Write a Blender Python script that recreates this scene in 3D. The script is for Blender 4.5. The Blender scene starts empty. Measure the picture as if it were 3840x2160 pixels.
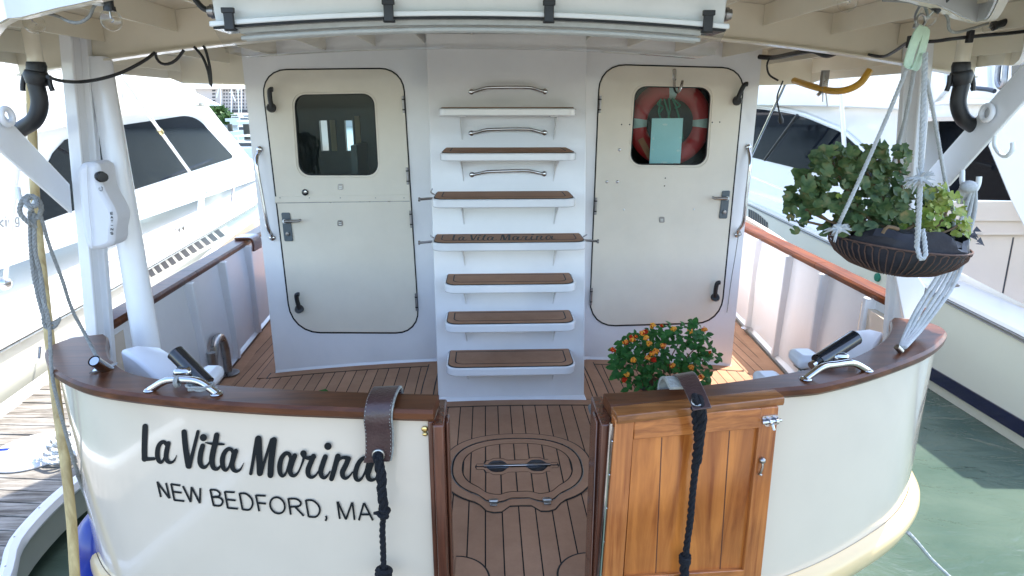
import bpy, bmesh, math, random
from mathutils import Vector, Matrix
R = math.radians
random.seed(7)
SC = bpy.context.scene
COL = SC.collection

# ---------------------------------------------------------------- camera
FPX, PITCH, YAW = 2400.0, R(15.8), R(2.3)
CAM = Vector((-0.11, 0.0, 1.75))
cd = bpy.data.cameras.new('camera'); cam = bpy.data.objects.new('camera', cd); COL.objects.link(cam)
cam.location = CAM
cam.rotation_euler = (R(90) - PITCH, 0, -YAW)
cd.sensor_width = 36; cd.lens = 36 * FPX / 3840; cd.clip_start = 0.05; cd.clip_end = 4000
SC.camera = cam
# ---------------------------------------------------------------- world and sun
SUN_EL, SUN_AZ = R(67.5), R(53)          # azimuth measured from +Y towards +X
w = bpy.data.worlds.new('World'); SC.world = w; w.use_nodes = True
nt = w.node_tree; bg = nt.nodes['Background']
sky = nt.nodes.new('ShaderNodeTexSky'); sky.sky_type = 'NISHITA'; sky.sun_disc = False
sky.sun_elevation = SUN_EL; sky.sun_rotation = SUN_AZ; sky.air_density = 1.0; sky.dust_density = 1.2
nt.links.new(sky.outputs[0], bg.inputs[0]); bg.inputs[1].default_value = 0.15
sd = bpy.data.lights.new('sun', 'SUN'); sd.energy = 2.3; sd.angle = R(0.5); sd.color = (1.0, 0.955, 0.88)
sun = bpy.data.objects.new('sun', sd); COL.objects.link(sun); sun.location = (5, 5, 20)
sv = Vector((math.sin(SUN_AZ) * math.cos(SUN_EL), math.cos(SUN_AZ) * math.cos(SUN_EL), math.sin(SUN_EL)))
sun.rotation_euler = sv.to_track_quat('Z', 'Y').to_euler()
SC.view_settings.view_transform = 'Standard'; SC.view_settings.look = 'None'
SC.view_settings.exposure = 2.35; SC.view_settings.gamma = 1.0
SC.render.engine = 'CYCLES'
SC.cycles.max_bounces = 8; SC.cycles.transparent_max_bounces = 12

# ---------------------------------------------------------------- photo pixel (3840x2160) -> world point on a plane
FW = Vector((math.sin(YAW) * math.cos(PITCH), math.cos(YAW) * math.cos(PITCH), -math.sin(PITCH)))
RT = Vector((math.cos(YAW), -math.sin(YAW), 0)); UP = RT.cross(FW)
def ray(x, y): return FW + RT * ((x - 1920) / FPX) - UP * ((y - 1080) / FPX)
def P(x, y, X=None, Y=None, Z=None):
    d = ray(x, y)
    t = (X - CAM.x) / d.x if X is not None else (Y - CAM.y) / d.y if Y is not None else (Z - CAM.z) / d.z
    return CAM + d * t
def PP(x, y, p0, n):
    d = ray(x, y); return CAM + d * ((p0 - CAM).dot(n) / d.dot(n))

# ---------------------------------------------------------------- mesh helpers
def wloc(o):
    v = Vector((0, 0, 0))
    while o is not None: v += Vector(o.location); o = o.parent
    return v
def tag(o, label=None, cat=None, group=None, kind=None):
    if label: o['label'] = label
    if cat: o['category'] = cat
    if group: o['group'] = group
    if kind: o['kind'] = kind
    return o
def thing(name, loc, label, cat, group=None):
    o = bpy.data.objects.new(name, None); COL.objects.link(o); o.location = loc; o.empty_display_size = 0.1
    return tag(o, label, cat, group)
class MB:
    def __init__(s): s.v = []; s.f = []; s.mi = []; s.cur = 0
    def add(s, vs, fs):
        b = len(s.v); s.v += [Vector(v) for v in vs]; s.f += [tuple(b + i for i in f) for f in fs]; s.mi += [s.cur] * len(fs); return s
    def box(s, x0, x1, y0, y1, z0, z1):
        return s.add([(x, y, z) for z in (z0, z1) for y in (y0, y1) for x in (x0, x1)],
                     [(0, 2, 3, 1), (4, 5, 7, 6), (0, 1, 5, 4), (2, 6, 7, 3), (0, 4, 6, 2), (1, 3, 7, 5)])
    def prism(s, poly, vec):
        n = len(poly); vec = Vector(vec); p = [Vector(q) for q in poly]
        return s.add(p + [q + vec for q in p], [tuple(range(n))[::-1], tuple(range(n, 2 * n))] + [(i, (i + 1) % n, n + (i + 1) % n, n + i) for i in range(n)])
    def ringp(s, outer, inner, vec):
        n = len(outer); vec = Vector(vec); o = [Vector(q) for q in outer]; i_ = [Vector(q) for q in inner]
        vs = o + i_ + [q + vec for q in o] + [q + vec for q in i_]; fs = []
        for k in range(n):
            j = (k + 1) % n
            fs += [(k, j, n + j, n + k), (2 * n + k, 3 * n + k, 3 * n + j, 2 * n + j), (k, 2 * n + k, 2 * n + j, j), (n + k, n + j, 3 * n + j, 3 * n + k)]
        return s.add(vs, fs)
    def loft(s, rings, closed=True, caps=True):
        n = len(rings[0]); vs = [p for r in rings for p in r]; fs = []
        for i in range(len(rings) - 1):
            for k in range(n if closed else n - 1):
                j = (k + 1) % n; fs.append((i * n + k, i * n + j, (i + 1) * n + j, (i + 1) * n + k))
        if caps and closed:
            fs.append(tuple(range(n))[::-1]); fs.append(tuple((len(rings) - 1) * n + k for k in range(n)))
        return s.add(vs, fs)
    def tube(s, pts, r, n=10, caps=True):
        pts = [Vector(p) for p in pts]; rs = r if isinstance(r, (list, tuple)) else [r] * len(pts)
        rings = []; ref = None
        for i, p in enumerate(pts):
            t = (pts[min(i + 1, len(pts) - 1)] - pts[max(i - 1, 0)])
            if t.length < 1e-9: t = Vector((0, 0, 1))
            t.normalize()
            if ref is None:
                ref = Vector((0, 0, 1)) if abs(t.z) < 0.9 else Vector((1, 0, 0))
            u = (ref - t * ref.dot(t))
            if u.length < 1e-6: u = t.orthogonal()
            u.normalize(); ref = u; w_ = t.cross(u)
            rings.append([p + (u * math.cos(a) + w_ * math.sin(a)) * rs[i] for a in [2 * math.pi * k / n for k in range(n)]])
        return s.loft(rings, True, caps)
    def rope(s, pts, r, pitch=None, strands=3, n=6):
        pts = smooth(pts, max(0.004, r * 0.8)); pitch = pitch or r * 7
        L = 0; ref = Vector((0.3, 0.2, 0.9)); fr = []
        for i, p in enumerate(pts):
            t = pts[min(i + 1, len(pts) - 1)] - pts[max(i - 1, 0)]; t.normalize()
            u = ref - t * ref.dot(t); u.normalize(); ref = u
            if i: L += (p - pts[i - 1]).length
            fr.append((p, u, t.cross(u), L))
        for k in range(strands):
            s.tube([p + (u * math.cos(2 * math.pi * (l / pitch + k / strands)) + v * math.sin(2 * math.pi * (l / pitch + k / strands))) * r * 0.5 for p, u, v, l in fr], r * 0.56, n)
        return s
    def lathe(s, prof, o, ax=(0, 0, 1), n=24):
        ax = Vector(ax).normalized(); u = ax.orthogonal().normalized(); v = ax.cross(u); o = Vector(o)
        return s.loft([[o + ax * z + (u * math.cos(2 * math.pi * k / n) + v * math.sin(2 * math.pi * k / n)) * r for k in range(n)] for r, z in prof])
    def sphere(s, c, r, sc=(1, 1, 1), n=16, m=10):
        c = Vector(c); rings = []
        for i in range(m + 1):
            a = math.pi * (0.02 + 0.96 * i / m)
            rings.append([c + Vector((math.sin(a) * math.cos(b) * r * sc[0], math.sin(a) * math.sin(b) * r * sc[1], math.cos(a) * r * sc[2])) for b in [2 * math.pi * k / n for k in range(n)]])
        return s.loft(rings)
    def ribbon(s, pts, wv, th):
        """strap: pts centre line, wv width half-vectors (one or list), th thickness"""
        pts = [Vector(p) for p in pts]; n = len(pts)
        wv = [Vector(q) for q in wv] if isinstance(wv, list) else [Vector(wv)] * n; rings = []
        for i, p in enumerate(pts):
            t = (pts[min(i + 1, n - 1)] - pts[max(i - 1, 0)]).normalized(); nn = t.cross(wv[i]).normalized() * th / 2
            rings.append([p - wv[i] - nn, p + wv[i] - nn, p + wv[i] + nn, p - wv[i] + nn])
        return s.loft(rings)
    def build(s, name, mat, parent=None, bevel=0, ang=38, flat=False):
        off = wloc(parent) if parent is not None else Vector((0, 0, 0))
        me = bpy.data.meshes.new(name)
        org = Vector((0, 0, 0))
        if parent is None and s.v:
            org = Vector((sum(p.x for p in s.v) / len(s.v), sum(p.y for p in s.v) / len(s.v), min(p.z for p in s.v)))
        me.from_pydata([tuple(p - off - org) for p in s.v], [], s.f)
        bm = bmesh.new(); bm.from_mesh(me); bmesh.ops.recalc_face_normals(bm, faces=bm.faces); bm.to_mesh(me); bm.free()
        mats = mat if isinstance(mat, (list, tuple)) else [mat]
        for m in mats: me.materials.append(m)
        if len(mats) > 1:
            me.polygons.foreach_set('material_index', s.mi)
        if not flat:
            me.polygons.foreach_set('use_smooth', [True] * len(me.polygons)); me.set_sharp_from_angle(angle=R(ang))
        o = bpy.data.objects.new(name, me); COL.objects.link(o); o.location = org
        if parent is not None: o.parent = parent
        if bevel:
            b = o.modifiers.new('bevel', 'BEVEL'); b.width = bevel; b.segments = 2; b.limit_method = 'ANGLE'; b.angle_limit = R(40)
            b.harden_normals = False
        return o
def smooth(pts, step=0.02):
    """Catmull-Rom through the points"""
    p = [Vector(q) for q in pts]
    if len(p) < 3:
        n = max(2, int((p[1] - p[0]).length / step)); return [p[0].lerp(p[1], i / n) for i in range(n + 1)]
    p = [p[0] * 2 - p[1]] + p + [p[-1] * 2 - p[-2]]; out = []
    for i in range(1, len(p) - 2):
        a, b, c, d = p[i - 1:i + 3]; n = max(2, int((c - b).length / step))
        for k in range(n):
            t = k / n
            out.append(0.5 * ((2 * b) + (c - a) * t + (2 * a - 5 * b + 4 * c - d) * t * t + (3 * b - a - 3 * c + d) * t ** 3))
    out.append(p[-2]); return out
def rr(q, r, seg=6):
    """rounded quad in photo pixels; r radius or list of radii"""
    n = len(q); rs = r if isinstance(r, (list, tuple)) else [r] * n; out = []
    for i in range(n):
        c = Vector(q[i]); a = Vector(q[i - 1]); b = Vector(q[(i + 1) % n])
        s_ = c + (a - c).normalized() * rs[i]; e = c + (b - c).normalized() * rs[i]
        for k in range(seg + 1):
            t = k / seg; w1 = 0.8
            den = (1 - t) ** 2 + 2 * w1 * t * (1 - t) + t * t
            out.append((s_ * (1 - t) ** 2 + c * (2 * w1 * t * (1 - t)) + e * t * t) / den)
    return out
def onY(pts, Y): return [P(x, y, Y=Y) for x, y in pts]

# ---------------------------------------------------------------- materials
def newmat(name):
    m = bpy.data.materials.new(name); m.use_nodes = True; return m, m.node_tree, m.node_tree.nodes['Principled BSDF']
def sock(b, **k):
    for a, v in k.items():
        b.inputs[a.replace('_', ' ')].default_value = v
def paint(name, col, rough=0.35, coat=0.0, var=0.06, scale=3.0, bump=0.0, bscale=60, metal=0.0, spec=0.5, fine=0.0):
    m, t, b = newmat(name); N = t.nodes; L = t.links
    tc = N.new('ShaderNodeTexCoord')
    no = N.new('ShaderNodeTexNoise'); no.inputs['Scale'].default_value = scale; no.inputs['Detail'].default_value = 6; no.inputs['Roughness'].default_value = 0.65
    L.new(tc.outputs['Object'], no.inputs['Vector'])
    r_ = N.new('ShaderNodeValToRGB'); L.new(no.outputs['Fac'], r_.inputs[0])
    r_.color_ramp.elements[0].position = 0.3; r_.color_ramp.elements[1].position = 0.7
    r_.color_ramp.elements[0].color = tuple(c * (1 - var) for c in col) + (1,)
    r_.color_ramp.elements[1].color = tuple(min(1, c * (1 + var * 0.6)) for c in col) + (1,)
    L.new(r_.outputs[0], b.inputs['Base Color'])
    mr = N.new('ShaderNodeMapRange'); mr.inputs[3].default_value = rough * 0.8; mr.inputs[4].default_value = min(1, rough * 1.25)
    L.new(no.outputs['Fac'], mr.inputs[0]); L.new(mr.outputs[0], b.inputs['Roughness'])
    sock(b, Metallic=metal, Specular_IOR_Level=spec, Coat_Weight=coat); b.inputs['Coat Roughness'].default_value = 0.04
    if bump:
        n2 = N.new('ShaderNodeTexNoise'); n2.inputs['Scale'].default_value = bscale; n2.inputs['Detail'].default_value = 3; L.new(tc.outputs['Object'], n2.inputs['Vector'])
        bp = N.new('ShaderNodeBump'); bp.inputs['Strength'].default_value = bump; bp.inputs['Distance'].default_value = 0.01
        L.new(n2.outputs['Fac'], bp.inputs['Height']); L.new(bp.outputs[0], b.inputs['Normal'])
    return m
def wood(name, c1, c2, scale=(3, 40, 40), rough=0.3, coat=0.3, spec=0.4):
    m, t, b = newmat(name); N = t.nodes; L = t.links
    tc = N.new('ShaderNodeTexCoord'); mp = N.new('ShaderNodeMapping'); mp.inputs['Scale'].default_value = scale
    L.new(tc.outputs['Object'], mp.inputs[0])
    no = N.new('ShaderNodeTexNoise'); no.inputs['Scale'].default_value = 1; no.inputs['Detail'].default_value = 8; no.inputs['Roughness'].default_value = 0.6; no.inputs['Distortion'].default_value = 0.6
    L.new(mp.outputs[0], no.inputs['Vector'])
    n2 = N.new('ShaderNodeTexNoise'); n2.inputs['Scale'].default_value = 3.5; n2.inputs['Detail'].default_value = 4; L.new(tc.outputs['Object'], n2.inputs['Vector'])
    r_ = N.new('ShaderNodeValToRGB'); L.new(no.outputs['Fac'], r_.inputs[0])
    r_.color_ramp.elements[0].position = 0.32; r_.color_ramp.elements[1].position = 0.66
    r_.color_ramp.elements[0].color = c1 + (1,); r_.color_ramp.elements[1].color = c2 + (1,)
    mx = N.new('ShaderNodeMix'); mx.data_type = 'RGBA'; mx.blend_type = 'MULTIPLY'; mx.inputs[0].default_value = 0.6
    r2 = N.new('ShaderNodeValToRGB'); L.new(n2.outputs['Fac'], r2.inputs[0]); r2.color_ramp.elements[0].color = (0.5, 0.45, 0.42, 1); r2.color_ramp.elements[1].color = (1, 1, 1, 1)
    r2.color_ramp.elements[0].position = 0.3; r2.color_ramp.elements[1].position = 0.6
    L.new(r_.outputs[0], mx.inputs[6]); L.new(r2.outputs[0], mx.inputs[7]); L.new(mx.outputs[2], b.inputs['Base Color'])
    sock(b, Roughness=rough, Coat_Weight=coat, Specular_IOR_Level=spec); b.inputs['Coat Roughness'].default_value = 0.12
    bp = N.new('ShaderNodeBump'); bp.inputs['Strength'].default_value = 0.12; bp.inputs['Distance'].default_value = 0.004
    L.new(no.outputs['Fac'], bp.inputs['Height']); L.new(bp.outputs[0], b.inputs['Normal'])
    return m
M = {}
M['wall'] = paint('white_wall_paint', (0.84, 0.84, 0.845), 0.22, 0.35, 0.07, 1.6, 0.10, 7)
M['bulwark'] = paint('bulwark_paint', (0.76, 0.765, 0.785), 0.3, 0.2, 0.05, 3, 0.05, 30)
M['step'] = paint('gloss_white_gelcoat', (0.78, 0.79, 0.80), 0.12, 0.5, 0.03, 6, 0.03, 14)
M['door'] = paint('cream_door_paint', (0.78, 0.72, 0.60), 0.33, 0.2, 0.07, 2.0, 0.08, 9)
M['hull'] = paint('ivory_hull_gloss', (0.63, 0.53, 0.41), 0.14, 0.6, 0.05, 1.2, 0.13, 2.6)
M['roof'] = paint('cream_ceiling_paint', (0.76, 0.69, 0.55), 0.32, 0.25, 0.06, 2.5, 0.08, 22)
M['strip'] = paint('yellow_rub_strip', (0.66, 0.48, 0.24), 0.3, 0.4, 0.05, 4)
M['gel'] = paint('yacht_white_gelcoat', (0.82, 0.82, 0.80), 0.15, 0.6, 0.03, 0.8)
M['gelcream'] = paint('yacht_cream_gelcoat', (0.62, 0.61, 0.53), 0.15, 0.6, 0.04, 0.8, 0.03, 2)
M['tan'] = paint('yacht_tan_panel', (0.66, 0.56, 0.47), 0.4, 0.1, 0.05, 1.5)
M['black'] = paint('black_rubber', (0.012, 0.012, 0.013), 0.45, 0, 0.2, 20)
M['gasket'] = paint('black_gasket', (0.008, 0.008, 0.008), 0.6, 0, 0.1, 20)
M['blackgloss'] = paint('black_gloss_tube', (0.015, 0.016, 0.018), 0.16, 0.4, 0.1, 10)
M['chrome'] = paint('polished_stainless', (0.52, 0.52, 0.53), 0.08, 0, 0.08, 12, metal=1.0)
M['steel'] = paint('dull_stainless', (0.34, 0.33, 0.32), 0.28, 0, 0.25, 18, metal=1.0)
M['hinge'] = paint('hinge_metal', (0.30, 0.29, 0.29), 0.35, 0, 0.2, 30, metal=1.0)
M['brass'] = paint('brass', (0.65, 0.48, 0.2), 0.25, 0, 0.15, 30, metal=1.0)
M['ink'] = paint('black_vinyl_lettering', (0.008, 0.010, 0.011), 0.5, 0.0, 0.1, 10, spec=0.2)
M['navy'] = paint('navy_stripe', (0.008, 0.01, 0.04), 0.15, 0.5, 0.1, 3)
M['bottom'] = paint('boot_top_paint', (0.30, 0.31, 0.27), 0.35, 0.1, 0.1, 3)
M['leather'] = paint('brown_leather', (0.055, 0.028, 0.026), 0.34, 0.15, 0.3, 14, 0.25, 120)
M['felt'] = paint('grey_fleece', (0.38, 0.38, 0.34), 0.95, 0, 0.4, 60, 0.9, 220)
M['blackrope'] = paint('black_rope', (0.010, 0.011, 0.015), 0.75, 0, 0.4, 90, 0.8, 400, spec=0.3)
M['greyrope'] = paint('grey_rope', (0.30, 0.30, 0.28), 0.85, 0, 0.3, 90, 0.6, 400)
M['whiterope'] = paint('white_rope', (0.52, 0.53, 0.52), 0.85, 0, 0.15, 90, 0.6, 400)
M['blue'] = paint('blue_vinyl', (0.008, 0.028, 0.26), 0.3, 0.3, 0.25, 5)
M['pole'] = wood('bleached_pole_wood', (0.36, 0.25, 0.10), (0.60, 0.46, 0.22), (30, 30, 3), 0.6, 0.0)
M['terracotta'] = paint('terracotta', (0.35, 0.13, 0.07), 0.8, 0, 0.2, 12)
M['orange'] = paint('orange_red_ring', (0.48, 0.018, 0.02), 0.5, 0, 0.1, 8)
M['tape'] = paint('silver_tape', (0.5, 0.52, 0.5), 0.4, 0, 0.15, 30)
M['green'] = paint('green_line', (0.01, 0.16, 0.10), 0.7, 0, 0.2, 50)
M['paper'] = paint('pale_blue_sheet', (0.50, 0.68, 0.70), 0.7, 0, 0.04, 9)
M['strap'] = paint('faded_green_webbing', (0.50, 0.64, 0.48), 0.8, 0, 0.15, 25, 0.4, 300)
M['yellow'] = paint('yellow_hose', (0.62, 0.34, 0.04), 0.4, 0.1, 0.15, 20)
M['liner'] = paint('dark_basket_liner', (0.016, 0.016, 0.024), 0.6, 0, 0.5, 7, 0.6, 18)
M['wire'] = paint('rusty_wire', (0.10, 0.055, 0.04), 0.7, 0, 0.4, 60)
M['stem'] = paint('brown_stem', (0.16, 0.10, 0.05), 0.8, 0, 0.3, 40)
M['cover'] = paint('white_vinyl_cover', (0.70, 0.70, 0.72), 0.5, 0, 0.05, 5, 0.15, 10)
M['pad'] = paint('white_cushion', (0.72, 0.72, 0.74), 0.35, 0.2, 0.04, 5)
M['concrete'] = paint('pale_concrete', (0.44, 0.41, 0.38), 0.9, 0, 0.1, 0.3)
M['darkwin'] = paint('dark_far_window', (0.03, 0.035, 0.045), 0.3, 0, 0.2, 1)
M['pile'] = paint('wet_piling', (0.07, 0.065, 0.05), 0.8, 0, 0.4, 4)
M['dark_interior'] = paint('interior_panel', (0.035, 0.035, 0.035), 0.5, 0, 0.3, 3)
M['curtain'] = paint('tan_curtain', (0.32, 0.22, 0.13), 0.9, 0, 0.1, 5)
M['flower_o'] = paint('orange_florets', (0.85, 0.26, 0.02), 0.6, 0, 0.3, 60)
M['flower_y'] = paint('yellow_florets', (0.92, 0.40, 0.02), 0.6, 0, 0.2, 60)
M['flower_r'] = paint('red_florets', (0.50, 0.03, 0.01), 0.8, 0, 0.3, 60, spec=0.1)
M['whiteplastic'] = paint('white_plastic', (0.74, 0.75, 0.73), 0.4, 0.1, 0.05, 9)
M['caprail'] = wood('dark_varnished_rail', (0.055, 0.016, 0.006), (0.14, 0.046, 0.016), (3, 30, 30), 0.36, 0.08, 0.25)
M['jamb'] = wood('dark_varnished_jamb', (0.060, 0.020, 0.012), (0.14, 0.045, 0.022), (40, 40, 3), 0.25, 0.4)
M['sunlit_siderail'] = wood('sunlit_varnished_rail', (0.055, 0.013, 0.003), (0.20, 0.054, 0.010), (60, 3, 60), 0.45, 0.03, 0.12)  # right side rail: sunlight put into the colour as a more orange varnish
M['gatecap'] = wood('gate_cap_teak', (0.16, 0.055, 0.016), (0.34, 0.125, 0.035), (4, 50, 50), 0.22, 0.5)
M['gatev'] = wood('gate_teak_upright', (0.28, 0.075, 0.018), (0.52, 0.18, 0.045), (55, 55, 2.5), 0.24, 0.5)
M['gateh'] = wood('gate_teak_cross', (0.28, 0.08, 0.018), (0.54, 0.185, 0.045), (3, 60, 60), 0.24, 0.5)
def panelwood():
    m = wood('gate_panel_teak', (0.26, 0.064, 0.012), (0.58, 0.195, 0.040), (17, 17, 1.8), 0.22, 0.55); return m
M['gatep'] = panelwood()

def glassmat(name, tint, base=0.05, rough=0.0):
    m, t, b = newmat(name); N = t.nodes; L = t.links; N.remove(b)
    out = [n for n in N if n.type == 'OUTPUT_MATERIAL'][0]
    tr = N.new('ShaderNodeBsdfTransparent'); tr.inputs[0].default_value = tint + (1,)
    gl = N.new('ShaderNodeBsdfGlossy'); gl.inputs['Roughness'].default_value = rough
    lw = N.new('ShaderNodeLayerWeight'); lw.inputs[0].default_value = 0.5
    pw = N.new('ShaderNodeMath'); pw.operation = 'POWER'; L.new(lw.outputs['Facing'], pw.inputs[0]); pw.inputs[1].default_value = 4
    fr = N.new('ShaderNodeMath'); fr.operation = 'MULTIPLY_ADD'; L.new(pw.outputs[0], fr.inputs[0]); fr.inputs[1].default_value = 0.6; fr.inputs[2].default_value = base
    mx = N.new('ShaderNodeMixShader'); L.new(fr.outputs[0], mx.inputs[0]); L.new(tr.outputs[0], mx.inputs[1]); L.new(gl.outputs[0], mx.inputs[2])
    L.new(mx.outputs[0], out.inputs[0]); return m
M['glass'] = glassmat('tinted_door_glass', (0.87, 0.95, 0.94), 0.010)
M['clear'] = glassmat('clear_plastic', (0.93, 0.93, 0.92), rough=0.08)
M['bulb'] = glassmat('bulb_glass', (0.96, 0.95, 0.92))
M['yglass'] = paint('dark_yacht_glass', (0.004, 0.006, 0.010), 0.03, 0.0, 0.2, 1.0, spec=0.07)

def leafmat(name, cols, scale, trans=0.25, rough=0.5):
    m, t, b = newmat(name); N = t.nodes; L = t.links
    tc = N.new('ShaderNodeTexCoord'); no = N.new('ShaderNodeTexNoise'); no.inputs['Scale'].default_value = scale; no.inputs['Detail'].default_value = 3
    L.new(tc.outputs['Object'], no.inputs['Vector']); r_ = N.new('ShaderNodeValToRGB'); L.new(no.outputs['Fac'], r_.inputs[0])
    e = r_.color_ramp.elements
    e[0].position = 0.28; e[0].color = cols[0] + (1,); e[1].position = 0.74; e[1].color = cols[-1] + (1,)
    for i, c in enumerate(cols[1:-1]):
        q = e.new(0.28 + 0.46 * (i + 1) / (len(cols) - 1)); q.color = c + (1,)
    L.new(r_.outputs[0], b.inputs['Base Color']); sock(b, Roughness=rough, Specular_IOR_Level=0.35)
    tl = N.new('ShaderNodeBsdfTranslucent'); L.new(r_.outputs[0], tl.inputs[0]); mx = N.new('ShaderNodeMixShader'); mx.inputs[0].default_value = trans
    out = [n for n in N if n.type == 'OUTPUT_MATERIAL'][0]; L.new(b.outputs[0], mx.inputs[1]); L.new(tl.outputs[0], mx.inputs[2]); L.new(mx.outputs[0], out.inputs[0])
    return m
M['geranium'] = leafmat('geranium_leaves', [(0.026, 0.056, 0.020), (0.065, 0.115, 0.038), (0.12, 0.16, 0.055), (0.26, 0.20, 0.08)], 30)
M['geranium_y'] = leafmat('yellowing_geranium_leaves', [(0.06, 0.12, 0.03), (0.20, 0.28, 0.04), (0.35, 0.38, 0.08), (0.30, 0.26, 0.12)], 22)
M['lantana'] = leafmat('lantana_leaves', [(0.014, 0.075, 0.014), (0.032, 0.14, 0.024), (0.065, 0.21, 0.036)], 30, rough=0.65)
M['tree'] = leafmat('tree_leaves', [(0.03, 0.07, 0.02), (0.06, 0.12, 0.03), (0.12, 0.17, 0.05)], 1.0)

def deckmat():
    m, t, b = newmat('brown_foam_deck'); N = t.nodes; L = t.links
    g = N.new('ShaderNodeNewGeometry'); sx = N.new('ShaderNodeSeparateXYZ'); L.new(g.outputs['Position'], sx.inputs[0])
    def ma(op, a, bb=None, c=None):
        n = N.new('ShaderNodeMath'); n.operation = op
        for i, v in enumerate([a, bb, c]):
            if v is None: continue
            if isinstance(v, (int, float)): n.inputs[i].default_value = v
            else: L.new(v, n.inputs[i])
        return n.outputs[0]
    # seams every 73.5 mm, one at x = 0.019
    u = ma('FRACT', ma('DIVIDE', ma('ADD', sx.outputs['X'], 10 * 0.0735 - 0.019 + 0.0035 + 20 * 0.0735), 0.0735))
    seam = ma('LESS_THAN', u, 0.075)
    base = foamcolour(N, L, g.outputs['Position'])
    wn = N.new('ShaderNodeTexWhiteNoise'); wn.noise_dimensions = '1D'; L.new(ma('FLOOR', ma('DIVIDE', ma('ADD', sx.outputs['X'], 30 * 0.0735 - 0.019 + 0.0035), 0.0735)), wn.inputs['W'])
    hs = N.new('ShaderNodeHueSaturation'); L.new(base, hs.inputs['Color']); mv = N.new('ShaderNodeMapRange'); mv.inputs[3].default_value = 0.86; mv.inputs[4].default_value = 1.10; L.new(wn.outputs[0], mv.inputs[0]); L.new(mv.outputs[0], hs.inputs['Value']); base = hs.outputs[0]
    mx = N.new('ShaderNodeMix'); mx.data_type = 'RGBA'; L.new(seam, mx.inputs[0]); L.new(base, mx.inputs[6]); mx.inputs[7].default_value = (0.006, 0.005, 0.005, 1)
    L.new(mx.outputs[2], b.inputs['Base Color']); sock(b, Roughness=0.75, Specular_IOR_Level=0.3)
    bp = N.new('ShaderNodeBump'); bp.inputs['Strength'].default_value = 0.6; bp.inputs['Distance'].default_value = 0.003; bp.invert = True
    L.new(seam, bp.inputs['Height']); L.new(bp.outputs[0], b.inputs['Normal'])
    return m
def foamcolour(N, L, pos):
    no = N.new('ShaderNodeTexNoise'); no.inputs['Scale'].default_value = 2.2; no.inputs['Detail'].default_value = 8; no.inputs['Roughness'].default_value = 0.75; L.new(pos, no.inputs['Vector'])
    r_ = N.new('ShaderNodeValToRGB'); L.new(no.outputs['Fac'], r_.inputs[0]); e = r_.color_ramp.elements
    e[0].position = 0.3; e[1].position = 0.72; e[0].color = (0.30, 0.160, 0.092, 1); e[1].color = (0.46, 0.262, 0.155, 1)
    return r_.outputs[0]
def foammat():
    m, t, b = newmat('brown_foam_pad'); g = t.nodes.new('ShaderNodeNewGeometry')
    t.links.new(foamcolour(t.nodes, t.links, g.outputs['Position']), b.inputs['Base Color']); sock(b, Roughness=0.75, Specular_IOR_Level=0.3); return m
M['deck'] = deckmat(); M['foam'] = foammat()
def dockmat():
    m, t, b = newmat('weathered_dock_planks'); N = t.nodes; L = t.links
    g = N.new('ShaderNodeNewGeometry'); mp = N.new('ShaderNodeMapping'); mp.inputs['Scale'].default_value = (2.5, 26, 8); L.new(g.outputs['Position'], mp.inputs[0])
    no = N.new('ShaderNodeTexNoise'); no.inputs['Scale'].default_value = 1; no.inputs['Detail'].default_value = 8; no.inputs['Roughness'].default_value = 0.7; L.new(mp.outputs[0], no.inputs['Vector'])
    r_ = N.new('ShaderNodeValToRGB'); L.new(no.outputs['Fac'], r_.inputs[0]); e = r_.color_ramp.elements
    e[0].position = 0.33; e[0].color = (0.07, 0.06, 0.052, 1); e[1].position = 0.62; e[1].color = (0.30, 0.28, 0.25, 1)
    q = e.new(0.45); q.color = (0.15, 0.135, 0.115, 1)
    L.new(r_.outputs[0], b.inputs['Base Color']); sock(b, Roughness=0.9, Specular_IOR_Level=0.2)
    bp = N.new('ShaderNodeBump'); bp.inputs['Strength'].default_value = 0.6; bp.inputs['Distance'].default_value = 0.006
    L.new(no.outputs['Fac'], bp.inputs['Height']); L.new(bp.outputs[0], b.inputs['Normal']); return m
M['dock'] = dockmat()
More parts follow.
